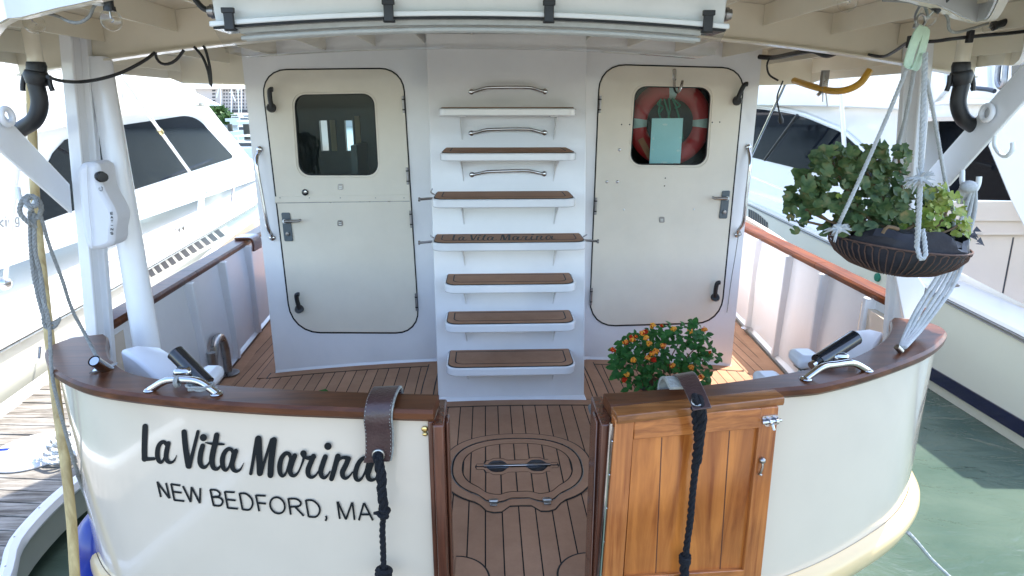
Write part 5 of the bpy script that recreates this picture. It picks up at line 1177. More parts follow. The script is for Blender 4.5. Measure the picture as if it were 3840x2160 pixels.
for k in range(NW):
    t0 = 2 * math.pi * k / NW; dt = 2 * math.pi / NW * 0.27
    def curve(t): return [B(r * 1.012, t, z) for r, z in prof[1:-1]] + [B(0.231, t, -0.014)]
    top = [B(0.236, t0 - dt * math.cos(a), -0.014 + 0.010 * math.sin(a)) for a in [math.pi * i / 6 for i in range(1, 6)]]
    wm.tube(curve(t0 - dt) + top + curve(t0 + dt)[::-1], 0.0021, 5)
wm.build('wire_frame', M['wire'], bo)
# torn bit of liner on the right
m = MB(); q = B(0.235, -0.1, 0.03)
for k in range(7):
    a = q + Vector((0.01 * k * 0.5, -0.02 + rn.uniform(-.01, .01), rn.uniform(-0.015, 0.03))); m.add([a, a + Vector((0.035, 0.0, rn.uniform(-.02, .01))), a + Vector((0.02, 0.01, rn.uniform(.0, .03)))], [(0, 1, 2)])
m.build('liner_scrap', M['liner'], bo)
CL = [(3120, 610, 75, 50, 40), (3215, 590, 70, 45, 30), (3290, 600, 50, 50, 26), (3370, 595, 40, 35, 12), (3060, 720, 60, 50, 34), (2985, 770, 40, 40, 16), (3030, 690, 35, 50, 18), (3020, 830, 30, 25, 6), (3150, 700, 95, 80, 70), (3260, 710, 90, 90, 80), (3350, 700, 75, 80, 60), (3130, 790, 70, 45, 34), (3230, 810, 90, 55, 55), (3320, 820, 70, 60, 45), (3290, 870, 25, 25, 6), (3400, 790, 45, 70, 26), (3470, 740, 35, 50, 14), (3300, 868, 60, 32, 20), (3190, 850, 45, 24, 12), (3075, 770, 40, 40, 16), (2965, 800, 20, 18, 4), (3130, 565, 60, 18, 10), (3385, 570, 22, 18, 6), (2962, 740, 24, 26, 8), (3010, 660, 30, 22, 7), (3085, 590, 26, 26, 8), (3300, 560, 34, 20, 7), (3000, 850, 30, 22, 6), (3100, 850, 30, 18, 6)]
CLY = [(3500, 715, 48, 28, 22), (3560, 770, 60, 50, 46), (3500, 800, 50, 50, 34), (3600, 840, 38, 50, 30), (3475, 865, 45, 45, 26), (3550, 865, 50, 40, 24), (3620, 870, 22, 30, 8), (3420, 850, 40, 40, 12), (3360, 800, 40, 40, 5), (3200, 760, 70, 60, 6)]
def foliage(cls, mat, name, r0, r1, par):
    m = MB()
    for x, y, a_, b_, nn in cls:
        for _ in range(int(nn * 0.80)):
            t = rn.uniform(0, 6.28); q = math.sqrt(rn.random())
            dx, dy = q * math.cos(t), q * math.sin(t); dY = rn.uniform(-0.13, 0.10) * math.sqrt(max(0, 1 - q * q * 0.6))
            c = P(x + dx * a_, y + dy * b_, Y=BY + dY)
            n = Vector((dx * 0.7 + rn.gauss(0, .4), -0.9 + rn.gauss(0, .4), 0.7 - dy * 0.6 + rn.gauss(0, .4)))
            leaf_round(m, c, n, rn.uniform(r0, r1), rn)
    return m.build(name, M[mat], par, ang=60)
foliage(CL, 'geranium', 'foliage', 0.015, 0.029, bo); foliage(CLY, 'geranium_y', 'foliage', 0.011, 0.021, bo)
m = MB()
for x, y, a_, b_, nn in CL[:8] + CLY[:4]:
    e = P(x, y, Y=BY); s0 = bc + Vector((rn.uniform(-.1, .1), rn.uniform(-.08, .05), 0.04)); mid = s0.lerp(e, 0.5) + Vector((rn.uniform(-.03, .03), 0, -0.02)); m.tube(smooth([s0, mid, e], 0.03), 0.0045, 6)
m.tube(smooth([P(3020, 780, Y=BY - .02), P(3060, 795, Y=BY - .03), P(3110, 830, Y=BY - .05)], 0.02), 0.004, 6); m.tube(smooth([P(3370, 860, Y=BY - .2), P(3330, 850, Y=BY - .2), P(3310, 875, Y=BY - .2)], 0.02), 0.006, 6)
m.build('stem', M['stem'], bo)
top = P(3440, 262, Y=2.05)
def brope(pts, r=0.0068): MB().rope(pts, r, r * 5.5).build('basket_rope', M['whiterope'], bo)
brope([P(3408, 240, Y=2.05), P(3330, 430, Y=2.1), P(3220, 680, Y=2.12), P(3150, 830, Y=2.15), B(BR, math.pi * 0.97, 0.0)])
brope([P(3430, 255, Y=2.07), P(3395, 440, Y=2.25), P(3355, 590, Y=2.42), P(3320, 760, Y=2.47)])
brope([P(3470, 200, Y=2.05), P(3462, 420, Y=2.0), P(3452, 660, Y=1.99), P(3446, 800, Y=2.0), P(3438, 930, Y=2.02)], 0.0085)
brope([P(3438, 920, Y=2.02), P(3452, 970, Y=2.0), P(3470, 960, Y=2.0), P(3468, 915, Y=2.02), P(3460, 860, Y=2.04)], 0.0078)
brope([P(3475, 300, Y=2.05), P(3505, 450, Y=2.15), P(3545, 680, Y=2.25), P(3575, 800, Y=2.28), B(BR, 0.1, 0.0)])
for (x, y, Y_, n_) in ((3448, 672, 1.98, 26), (3140, 858, 2.14, 14)):
    m = MB(); c = P(x, y, Y=Y_); m.sphere(c, 0.019, (1, .8, .9), 12, 8)
    for k in range(n_):
        d = Vector((rn.gauss(0, 1), rn.gauss(-.4, .6), rn.gauss(0.2, .7))).normalized(); m.tube([c, c + d * 0.028, c + d * 0.045 + Vector((0, 0, -0.006))], [0.005, 0.004, 0.0012], 5)
    m.build('rope_knot', M['whiterope'], bo)
# webbing sling and shackle it hangs from
so = thing('webbing_sling', P(3430, 265, Y=2.05), 'faded green webbing sling and shackle holding up the hanging basket', 'sling')
m = MB(); m.ribbon(smooth([P(3462, 98, Y=2.03), P(3440, 130, Y=2.02), P(3415, 200, Y=2.03), P(3402, 250, Y=2.04)], 0.02), Vector((0.020, 0.012, -0.004)), 0.004)
m.ribbon(smooth([P(3402, 250, Y=2.04), P(3425, 262, Y=2.05), P(3440, 240, Y=2.06), P(3462, 170, Y=2.06), P(3474, 110, Y=2.05), P(3462, 98, Y=2.03)], 0.02), Vector((0.020, 0.014, -0.002)), 0.004); m.build('webbing', M['strap'], so)
m = MB(); m.tube(smooth([P(3440, 98, Y=2.04), P(3432, 60, Y=2.03), P(3450, 20, Y=2.0), P(3462, -10, Y=1.98)], 0.01), 0.004, 8); m.tube(smooth([P(3462, 95, Y=2.04), P(3478, 60, Y=2.03), P(3466, 20, Y=2.0), P(3458, -10, Y=1.98)], 0.01), 0.004, 8)
c = P(3452, 78, Y=2.03); m.tube([c + Vector((math.cos(t) * 0.014, 0, math.sin(t) * 0.018)) for t in [2 * math.pi * k / 14 for k in range(15)]], 0.004, 8); m.tube([P(3432, 105, Y=2.02), P(3436, 90, Y=2.02)], 0.008, 8); m.build('shackle', M['steel'], so)

# ---- lantana in a terracotta pot
PY_ = 3.25; pb = P(2478, 1480, Y=PY_); pz = DKZ(pb.x)
po = thing('potted_lantana', (pb.x, PY_, pz), 'leafy lantana with orange flowers in a terracotta pot on the deck behind the teak gate', 'potted plant')
MB().lathe([(0.085, 0), (0.125, 0.19), (0.14, 0.19), (0.14, 0.225), (0.125, 0.225), (0.12, 0.19)], (pb.x, PY_, pz + 0.003), (0, 0, 1), 32).build('pot', M['terracotta'], po)
MB().lathe([(0.12, 0.0), (0.002, 0.012)], (pb.x, PY_, pz + 0.195), (0, 0, 1), 24).build('soil', M['liner'], po)
LC = [(2400, 1290, 70, 45, 90), (2340, 1320, 40, 40, 34), (2480, 1260, 70, 45, 80), (2560, 1260, 70, 40, 80), (2600, 1225, 28, 26, 20), (2620, 1290, 45, 50, 50), (2660, 1340, 35, 22, 26), (2345, 1375, 45, 35, 40), (2420, 1370, 70, 45, 90), (2510, 1350, 80, 60, 120), (2600, 1370, 60, 45, 70), (2330, 1405, 28, 16, 14), (2370, 1440, 30, 25, 22), (2450, 1440, 60, 40, 70), (2540, 1430, 60, 35, 50), (2630, 1430, 28, 36, 26), (2310, 1350, 18, 18, 10)]
m = MB()
for x, y, a_, b_, nn in LC:
    for _ in range(int(nn * 0.95)):
        t = rn.uniform(0, 6.28); q = math.sqrt(rn.random()); dx, dy = q * math.cos(t), q * math.sin(t)
        c = P(x + dx * a_, y + dy * b_, Y=PY_ + rn.uniform(-0.20, 0.16) * math.sqrt(max(0, 1 - q * q * 0.7)))
        n = Vector((dx * 0.6 + rn.gauss(0, .5), -0.8 + rn.gauss(0, .5), 0.8 - dy * 0.4 + rn.gauss(0, .5))); d = Vector((c.x - pb.x + rn.gauss(0, .15), rn.gauss(0, .12) - 0.05, rn.gauss(-0.05, .15)))
        L = rn.uniform(0.028, 0.05); leaf_oval(m, c, n, d, L, L * 0.62, rn)
m.build('foliage', M['lantana'], po, ang=50)
m = MB()
for x, y, a_, b_, nn in LC[:12]:
    e = P(x, y, Y=PY_); s0 = Vector((pb.x + rn.uniform(-.05, .05), PY_ + rn.uniform(-.05, .05), pz + 0.19)); m.tube(smooth([s0, s0.lerp(e, .5) + Vector((0, 0, .03)), e], 0.03), 0.0035, 5)
m.build('stem', M['stem'], po)
FLW = [(2447, 1221, 'y'), (2420, 1245, 'r'), (2408, 1250, 'o'), (2526, 1234, 'y'), (2587, 1243, 'y'), (2641, 1236, 'o'), (2371, 1274, 'o'), (2345, 1284, 'o'), (2422, 1268, 'y'), (2433, 1288, 'y'), (2487, 1297, 'o'), (2446, 1326, 'o'), (2460, 1317, 'o'), (2375, 1350, 'y'), (2429, 1342, 'o'), (2450, 1350, 'r'), (2522, 1372, 'o'), (2592, 1377, 'o'), (2350, 1404, 'y'), (2341, 1425, 'r'), (2629, 1415, 'o'), (2298, 1313, 'r'), (2662, 1321, 'r'), (2365, 1262, 'r'), (2385, 1262, 'r'), (2481, 1222, 'r')]
for i, (x, y, k) in enumerate(FLW):
    c = P(x, y, Y=PY_ - 0.17 + (0.05 if y < 1250 else 0)); rad = 0.0165 if i < 22 else 0.010; mo = MB()
    for _ in range(34):
        d = Vector((rn.gauss(0, 1), rn.gauss(-.7, .6), rn.gauss(.5, .7))).normalized(); q = c + d * rad * (rn.uniform(.7, 1.1)); u = d.orthogonal().normalized(); v = d.cross(u); rr_ = rad * 0.30
        if k == 'r': mo.cur = 2 if rn.random() < 0.85 else 1
        elif k == 'o': mo.cur = 0 if rn.random() < 0.5 else (1 if rn.random() < 0.6 else 2)
        else: mo.cur = 1 if d.y > -0.75 or rn.random() < .5 else 0
        mo.add([q + (u * math.cos(t) + v * math.sin(t)) * rr_ for t in [math.pi * 2 * j / 5 for j in range(5)]], [(0, 1, 2, 3, 4)])
    mo.cur = 2; mo.sphere(c, rad * 0.7, n=8, m=5)
    mo.build('flower_head', [M['flower_o'], M['flower_y'], M['flower_r']], po, flat=True)

# ---- ropes at the left post
lr = thing('coiled_line', P(125, 780, Y=2.3), 'grey rope knotted on a hook at the left edge and hanging in a long loop', 'rope')
RY = 2.27
m = MB(); m.rope([P(135, 850, Y=RY), P(108, 835, Y=RY - .02), P(76, 800, Y=RY - .03), P(80, 760, Y=RY - .03), P(105, 735, Y=RY - .02), P(140, 745, Y=RY), P(155, 780, Y=RY), P(142, 815, Y=RY), P(118, 822, Y=RY)], 0.0085, 0.04)
m.rope([P(85, 745, Y=RY - .02), P(110, 770, Y=RY - .04), P(140, 770, Y=RY - .03), P(130, 740, Y=RY - .01), P(100, 750, Y=RY - .03), P(120, 790, Y=RY - .04)], 0.0085, 0.04); m.build('knot', M['greyrope'], lr)
m = MB(); m.rope([P(112, 790, Y=RY), P(118, 960, Y=RY), P(140, 1100, Y=RY), P(172, 1200, Y=RY - .01), P(212, 1150 + 60, Y=RY - .01), P(222, 1195, Y=RY - .01), P(205, 1225, Y=RY - .01), P(175, 1228, Y=RY - .01), P(163, 1200, Y=RY - .01), P(166, 1130, Y=RY - .01), P(150, 1020, Y=RY - .01), P(132, 940, Y=RY - .01), P(128, 800, Y=RY)], 0.0075, 0.04)
m.rope([P(120, 790, Y=RY + .01), P(125, 950, Y=RY + .01), P(150, 1080, Y=RY), P(175, 1170, Y=RY - .02), P(186, 1225, Y=RY - .02)], 0.0075, 0.04)
m.build('hanging_loop', M['greyrope'], lr)
m = MB(); m.rope([P(150, 800, Y=RY), P(185, 920, Y=RY + .03), P(230, 1040, Y=RY + .05), P(270, 1160, Y=RY + .08), P(320, 1255, Y=RY + .08), P(362, 1335, Z=0.875), P(398, 1380, Z=0.85)], 0.0065, 0.035)
tag(m.build('slanting_line', M['greyrope']), 'thin grey line slanting from the left knot down to the corner of the cap rail', 'rope')
# fender with its lanyard
FYY = 2.42
fo = thing('fender', P(360, 2160, Y=FYY), 'blue teardrop fender hanging between the transom corner and the dock', 'fender')
m = MB(); m.rope([P(186, 1225, Y=RY - .02), P(195, 1400, Y=2.2), P(222, 1530, Y=2.2), P(268, 1700, Y=2.25), P(300, 1800, Y=2.35), P(335, 1890, Y=FYY)], 0.0065, 0.035); m.rope([P(290, 1780, Y=2.33), P(318, 1850, Y=FYY - .01), P(340, 1895, Y=FYY)], 0.007, 0.035)
m.build('fender_lanyard', M['greyrope'], fo)
c0 = P(343, 1905, Y=FYY); m = MB(); m.lathe([(0.012, 0.03), (0.022, 0.0), (0.026, -0.02), (0.05, -0.05), (0.085, -0.10), (0.105, -0.16), (0.112, -0.23), (0.112, -0.55), (0.09, -0.62), (0.02, -0.65)], c0 + Vector((0.015, 0, 0)), (0.06, 0, 1), 28); m.build('fender_body', M['blue'], fo)
m = MB(); m.tube([c0 + Vector((0.015 + math.cos(t) * 0.02, math.sin(t) * 0.02, 0.012)) for t in [2 * math.pi * k / 12 for k in range(13)]], 0.008, 8); m.tube([c0 + Vector((0.02 + math.cos(t) * 0.024, math.sin(t) * 0.022, -0.004)) for t in [2 * math.pi * k / 12 for k in range(13)]], 0.008, 8); m.build('lanyard_hitch', M['whiterope'], fo)
# bleached pole
m = MB(); pts = smooth([P(113, 100, Y=2.95), P(115, 300, Y=2.95), P(122, 520, Y=2.93), P(136, 800, Y=2.85), P(178, 1200, Y=2.62), P(212, 1500, Y=2.45), P(243, 1720, Y=2.32), P(268, 1950, Y=2.25), P(286, 2250, Y=2.18)], 0.1)
m.tube(pts, [0.018 + 0.0 * i for i in range(len(pts))], 12); tag(m.build('wooden_pole', M['pole']), 'long bleached wooden pole leaning past the left corner of the transom', 'pole')
# coiled white lines on the right brace
wr = thing('coiled_line', P(3640, 720, Y=2.5), 'white ropes hung over the right brace hook and led down to the rail corner', 'rope')
rY = 2.5
for k, (a_, b_) in enumerate(((-26, 0), (-10, 6), (8, 3), (24, 10), (40, 5))):
    yk2 = rY + 0.012 * (k % 2)
    m = MB(); m.tube(smooth([P(3600 + a_ * .2, 760, Y=yk2 + .02), P(3612 + a_ * .5, 715, Y=rY - .02), P(3628 + a_ * .3, 693 + b_ * .5, Y=rY - .05), P(3645 + a_ * .3, 715, Y=rY - .02), P(3632 + a_ * .6, 790, Y=yk2), P(3603 + a_ * .8, 880, Y=yk2), P(3572 + a_, 985, Y=yk2), P(3520 + a_ * 1.25, 1080, Y=2.47 + .012 * (k % 2)), P(3465 + a_ * 1.15, 1165, Y=2.43), P(3420 + a_ * .8, 1240, Y=2.40), P(3384 + a_ * .3, 1300 + b_ * .3, Z=0.86)], 0.02), 0.0075, 8)
    m.build('rope_strand', M['whiterope'], wr)
m = MB(); c = P(3632, 700, Y=rY - .06); m.sphere(c, 0.03, (1.1, .8, .8), 12, 8); m.build('rope_bight', M['whiterope'], wr)
MB().tube([P(3362, 1300, Z=0.87), P(3380, 1318, Z=0.85)], 0.011, 12).build('line_end_fitting', M['steel'], wr)
# white line in the water
m = MB(); m.rope([P(3405, 1998, Z=-0.1), P(3440, 2035, Z=-0.3), P(3500, 2105, Z=-0.6), P(3590, 2190, Z=-0.93)], 0.0095, 0.05)
tag(m.build('stern_line', M['whiterope']), 'white rope running from under the right stern corner down into the green water', 'rope')

# ================================================================ DOCK ON THE LEFT
rim = smooth([(-2.42, 0.2, 0), (-2.44, 1.5, 0), (-2.46, 2.2, 0), (-2.50, 2.6, 0), (-2.62, 2.9, 0), (-2.74, 3.14, 0), (-2.785, 3.5, 0), (-2.76, 3.85, 0), (-2.69, 4.17, 0), (-2.58, 4.5, 0), (-2.52, 5.0, 0), (-2.55, 6.0, 0), (-2.7, 12.0, 0)], 0.08)
def rimx(y):
    for a, b in zip(rim, rim[1:]):
        if a.y <= y <= b.y: return a.x + (b.x - a.x) * (y - a.y) / (b.y - a.y)
    return -2.6
ydist = lambda y: -4.02 - 0.10 * (y - 4.5)
dk = thing('dock', (-3.3, 4.2, WZ), 'weathered grey plank dock at the lower left between the two boats', 'dock')
m = MB(); y = 0.3; rnd = random.Random(5)
while y < 11.5:
    wdt = rnd.uniform(0.125, 0.145); yy = y + wdt - 0.010; zt = DZ + rnd.uniform(-0.004, 0.003); sk = 0.12
    a = [(-3.98 - .1 * (y - 4.5) * 0.98, y + sk), (rimx(y) - 0.03, y), (rimx(yy) - 0.03, yy), (-3.98 - .1 * (yy - 4.5) * .98, yy + sk)]
    m.prism([Vector((p[0], p[1], zt - 0.035)) for p in a], (0, 0, 0.035)); y += wdt
m.build('plank_deck', M['dock'], dk, bevel=0.003)
m = MB(); m.loft([[Vector((p.x - 0.045, p.y, DZ + 0.012)), Vector((p.x - 0.03, p.y, DZ + 0.045)), Vector((p.x + 0.0, p.y, DZ + 0.062)), Vector((p.x + 0.035, p.y, DZ + 0.045)), Vector((p.x + 0.045, p.y, DZ + 0.0)), Vector((p.x + 0.035, p.y, DZ - 0.02)), Vector((p.x - 0.045, p.y, DZ - 0.02))] for p in rim]); m.build('dock_rub_rail', M['cover'], dk)
m = MB(); m.loft([[Vector((p.x + 0.02, p.y, DZ - 0.02)), Vector((p.x + 0.02, p.y, DZ - 0.20)), Vector((p.x - 0.02, p.y, DZ - 0.20)), Vector((p.x - 0.02, p.y, DZ - 0.02))] for p in rim]); m.build('dock_skirt', M['bottom'], dk)
m = MB()
for k in range(3, len(rim) - 4, 3): m.sphere(rim[k] + Vector((0.0, 0, DZ + 0.062)), 0.006, (1, 1, .5), 6, 4)
m.build('rub_rail_rivet', M['steel'], dk)
m = MB(); ey = [3.2, 4.5, 5.5, 7, 9, 11.5]; m.loft([[Vector((ydist(y) - 0.02, y, DZ - 0.1)), Vector((ydist(y) - 0.02, y, DZ + 0.02)), Vector((ydist(y) + 0.10, y, DZ + 0.025)), Vector((ydist(y) + 0.11, y, DZ - 0.03))] for y in [0.3, 2] + ey]); m.build('dock_edge_strip', M['whiteplastic'], dk)
# unseen pier under and behind the camera, added for the hull to reflect
m = MB()
y = -8.0
while y < 0.28: m.box(-14, 14, y, y + 0.13, -0.64, -0.6); y += 0.14
tag(m.build('pier', M['dock'], bevel=0), 'plank pier added unseen behind the stern for the hull to reflect', 'pier')
# white mat with coil
c = P(128, 1692, Z=DZ + 0.01); mo = MB(); mo.lathe([(0.27, 0.0), (0.275, 0.012), (0.25, 0.022), (0.002, 0.024)], Vector((c.x, c.y, DZ + 0.004)), (0, 0, 1), 40)
tag(mo.build('round_mat', M['cover']), 'round white mat lying on the dock under a coil of rope', 'mat')
dr_ = thing('coiled_line', P(230, 1720, Z=DZ), 'grey white rope heaped loosely on the round mat and dock edge', 'rope'); m = MB()
cc = P(262, 1690, Z=DZ + 0.03); pts = []
for k in range(60):
    t = k * 0.62; r_ = 0.17 - 0.0018 * k + rn.uniform(-.02, .02); pts.append(cc + Vector((math.cos(t) * r_, math.sin(t) * r_ * 1.3, 0.018 + 0.0015 * k + rn.uniform(0, .012))))
pts += [P(330, 1730, Z=DZ + .08), P(400, 1700, Z=DZ + .08), P(480, 1650, Z=DZ + .05)]
m.rope(pts, 0.013, 0.07); m.build('rope_coil', M['whiterope'], dr_)
m = MB(); m.tube([P(-60, 1694, Z=DZ + .02), P(34, 1689, Z=DZ + .02)], 0.018, 12); tag(m.build('blue_tube', M['blue']), 'short blue tube lying on the dock at the left edge', 'tube')

# ================================================================ LEFT YACHT
LP0 = Vector((-4.2, 5.5, 0)); LPn = Vector((1, 0.10, 0)).normalized()
def L(x, y, inb=0.0): return PP(x, y, LP0 - LPn * inb, LPn)
ly = thing('motor_yacht', (-6, 8, WZ), 'large white motor yacht with dark side windows moored beyond the dock on the left', 'boat')
ldir = Vector((-0.10, 1, 0)).normalized()
def lslab(name, q, inb, th, mat, par=None, bev=0.0): return MB().prism([L(x, y, inb) for x, y in q], -LPn * th).build(name, M[mat], par or ly, bevel=bev)
ea = L(-300, 1455); eb = L(420, 1070); ec = L(950, 768); ed = ec + (ec - eb) * 0.8 + Vector((-0.5, 0, 0.1))
m = MB(); rings = []
for q in (ea, eb, ec, ed):
    rings.append([q, q - LPn * 3.6 * (1 if q is not ed else 0.5), Vector((q.x - 3.4 * (1 if q is not ed else .5), q.y - .3, WZ - .1)), Vector((q.x - 0.12, q.y, WZ - 0.1)), Vector((q.x - 0.02, q.y, q.z - 0.35))])
m.loft(rings); lh = m.build('hull', M['gelcream'], ly, ang=30)
m = MB(); rings = []
for q in (ea, eb, ec, ed): rings.append([q + LPn * 0.03 + Vector((0, 0, -0.02)), q + LPn * 0.03 + Vector((0, 0, 0.015)), q + LPn * 0.0 + Vector((0, 0, 0.035)), q - LPn * 3.5 * (1 if q is not ed else .5) + Vector((0, 0, 0.035)), q - LPn * 3.5 * (1 if q is not ed else .5) + Vector((0, 0, -0.0))])
m.loft(rings); m.build('side_deck', M['gel'], ly, ang=30)
m = MB(); m.tube([q + LPn * 0.018 + Vector((0, 0, -0.045)) for q in (ea, eb, ec, ed)], 0.012, 8); m.build('rub_rail', M['steel'], ly)
# house: inboard plane
hi = 0.75
house = [(-300, 1200), (-300, 425), (780, 395), (935, 590), (1010, 640), (1000, 660), (490, 838), (0, 1010)]
lhouse = lslab('deckhouse', house, hi, 2.4, 'gel')
lslab('side_window', [(x, y) for x, y in [(p.x, p.y) for p in rr([(452, 470), (728, 428), (878, 590), (490, 716)], [6, 50, 14, 6])]], hi - 0.012, 0.02, 'yglass')
lslab('side_window', [(148, 835), (143, 745), (165, 650), (200, 575), (245, 525), (300, 505), (430, 475), (470, 722)], hi - 0.012, 0.02, 'yglass')
lslab('window_ledge', [(-300, 1120), (-300, 1085), (480, 818), (1000, 640), (1000, 650), (480, 836)], hi - 0.05, 0.06, 'gel', bev=0.01)
fb = [(-300, 520), (-300, 40), (300, 60), (620, 290), (838, 397), (745, 384), (440, 424), (0, 505)]
lslab('flybridge', fb, hi - 0.35, 3.0, 'gel', bev=0.02)
lslab('flybridge_lip', [(-300, 565), (-300, 520), (0, 500), (440, 420), (745, 383), (747, 395), (440, 438), (0, 525)], hi - 0.45, 3.0, 'gel', bev=0.015)
lslab('flybridge_band', [(-300, 470), (-300, 430), (440, 352), (700, 330), (700, 338), (440, 374)], hi - 0.38, 0.05, 'gel', bev=0.01)
for x in (100, 460, 600, 715):
    a = L(x, 230 if x < 600 else 320, hi - 0.42); b = L(x + 14, 372 if x < 700 else 350, hi - 0.42)
    MB().tube([a, b], 0.035, 10).build('bridge_bracket', M['gel'], ly); MB().tube([b.lerp(a, 0.02), b.lerp(a, 0.35)], 0.02, 8).build('bracket_fitting', M['chrome'], ly)
# small boxes on the foredeck side and outrigger pole
a = L(418, 240, -0.3); b = L(768, 722, 0.25); c = a.lerp(b, 0.4)
o = thing('outrigger_pole', b, 'silver outrigger pole with a gold collar slanting across the dark window of the left yacht', 'pole')
MB().tube([a, b], 0.022, 12).build('pole_shaft', M['whiteplastic'], o); MB().tube([c - (b - a).normalized() * .05, c + (b - a).normalized() * .05], 0.034, 12).build('pole_collar', M['brass'], o)
MB().sphere(b, 0.04, n=10, m=8).build('pole_foot', M['chrome'], o)
MB().prism([L(744, 728, 0.35), L(758, 728, 0.35), L(756, 790, 0.2), L(742, 792, 0.2)], (0, 0.1, 0)).build('pole_stand', M['gel'], ly)
a = L(75, 560, -0.3); b = L(18, 1062, 0.2)
o = thing('outrigger_pole', b, 'white outrigger tube rising from a chrome foot at the far left edge', 'pole'); MB().tube([a, b], 0.018, 10).build('pole_shaft', M['gel'], o); MB().sphere(b, 0.06, (.9, .9, 1), 10, 8).build('pole_foot', M['chrome'], o)
def cleat(px, py, s_, par):
    c = L(px, py, 0.15); m = MB(); d = ldir
    m.tube([c - d * 0.22 * s_ + Vector((0, 0, 0.07)), c + d * 0.22 * s_ + Vector((0, 0, 0.07))], 0.018 * s_, 10)
    for e in (-0.08, 0.08): m.tube([c + d * e * s_, c + d * e * s_ + Vector((0, 0, 0.07))], 0.02 * s_, 8)
    m.build('deck_cleat', M['chrome'], par)
cleat(680, 868, 1.0, ly)
q = L(66, 1192, 0.25); MB().lathe([(0.10, 0), (0.09, 0.012), (0.07, 0.013)], q, (0, 0, 1), 24).build('deck_plate', M['tape'], ly)
# louvred vent in the hull
vq = [(548, 1000), (838, 832), (852, 888), (560, 1042)]
m = MB(); m.prism([L(x, y, -0.012) for x, y in [(535, 1000), (842, 826), (868, 886), (548, 1058)]], -LPn * 0.011); vo = m.build('hull_vent', M['gelcream'], ly)
m = MB(); n = 11
for k in range(n):
    t0 = (k + 0.08) / n; t1 = (k + 0.72) / n
    lr_ = lambda t, a, b: (a[0] + (b[0] - a[0]) * t, a[1] + (b[1] - a[1]) * t)
    a, b = lr_(t0, (545, 1010), (822, 852)), lr_(t1, (545, 1010), (822, 852)); c, d = lr_(t1 + .035, (556, 1046), (842, 884)), lr_(t0 + .035, (556, 1046), (842, 884))
    m.prism([L(*a, -0.016), L(*b, -0.016), L(*c, -0.016), L(*d, -0.016)], -LPn * 0.003)
m.build('vent_slot', M['darkwin'], vo)
MB().tube([L(150, 1300, -0.02), L(146, 1345, -0.02)], 0.012, 8).build('hull_fitting', M['steel'], ly)
# bow rail glimpsed beside the cabin
m = MB(); m.tube(smooth([L(868, 768, 0.05), L(880, 690, 0.05), L(905, 660, 0.05), L(1020, 595, 0.05)], 0.05), 0.022, 8); m.build('bow_rail', M['chrome'], ly)
# name letters on the cockpit side
m = MB(); pr = lambda x, y, off: L(x, y, hi - 0.02 - off)
V = [[(-62, 822), (-50, 862)], [(-50, 862), (-38, 818)], [(-22, 830), (-20, 858)], [(-24, 815), (-23, 820)], [(-8, 812), (-6, 855)], [(12, 824), (-6, 842)], [(-2, 838), (14, 852)], [(22, 824), (23, 850)], [(20, 812), (21, 816)],
     [(34, 824), (35, 848)], [(35, 830), (44, 820), (48, 826), (49, 846)], [(70, 818), (62, 816), (58, 828), (62, 838), (70, 836)], [(70, 816), (71, 846), (64, 850), (58, 846)]]
for k, sg in enumerate(V): stroke(m, [(x, y, 5) for x, y in sg], 0.001 + 0.0003 * k, pr)
m.build('name_lettering', M['hinge'], ly, flat=True)

# ================================================================ RIGHT YACHT
RP0 = Vector((4.15, 5.0, 0)); RPn = Vector((-1, 0.0, 0)).normalized()
def Rr(x, y, inb=0.0): return PP(x, y, RP0 - RPn * inb, RPn)
ry = thing('motor_yacht', (6, 7, WZ), 'large cream hulled motor yacht with a navy waterline stripe moored close on the right', 'boat')
def rslab(name, q, inb, th, mat, par=None, bev=0.0): return MB().prism([Rr(x, y, inb) for x, y in q], -RPn * th).build(name, M[mat], par or ry, bevel=bev)
edge = [(4100, 1392), (3840, 1250), (3520, 1092), (3133, 908), (2810, 757)]
E_ = [Rr(*q) for q in edge]; E_.append(E_[-1] + Vector((0.6, 4, 0.1)))
m = MB(); rings = []
for i, q in enumerate(E_):
    x2 = q.x + (0.0 if i < 5 else 0)
    rings.append([q, Vector((q.x, q.y, -0.60)), Vector((q.x + 0.06, q.y, WZ - 0.1)), Vector((q.x + 3.4, q.y, WZ - 0.1)), Vector((q.x + 3.6, q.y, q.z))])
m.loft(rings); m.build('hull', M['gelcream'], ry, ang=30)
m = MB(); m.loft([[Vector((q.x - 0.006, q.y, -0.66)), Vector((q.x - 0.006, q.y, -0.785)), Vector((q.x + 0.01, q.y, -0.785)), Vector((q.x + 0.01, q.y, -0.66))] for q in E_]); m.build('waterline_stripe', M['navy'], ry)
m = MB(); m.loft([[Vector((q.x - 0.004 + 0.03, q.y, -0.80)), Vector((q.x + 0.03, q.y, -0.83)), Vector((q.x + 0.05, q.y, -0.83)), Vector((q.x + 0.05, q.y, -0.80))] for q in E_]); m.build('boot_line', M['gelcream'], ry)
m = MB(); m.loft([[q + Vector((-0.035, 0, -0.012)), q + Vector((-0.03, 0, 0.02)), q + Vector((0.02, 0, 0.045)), q + Vector((0.34, 0, 0.045)), q + Vector((0.34, 0, 0.0))] for q in E_]); m.build('gunwale', M['gel'], ry, ang=30)
m = MB(); m.tube([q + Vector((-0.022, 0, -0.03)) for q in E_], 0.012, 8); m.tube([q + Vector((-0.012, 0, -0.062)) for q in E_], 0.007, 8); m.build('rub_rail', M['hinge'], ry)
HI = 0.36
rslab('cockpit_coaming', [(3400, 760), (3900, 755), (4200, 760), (4200, 1340), (3840, 1142), (3580, 1010), (3400, 930)], HI, 0.3, 'tan')
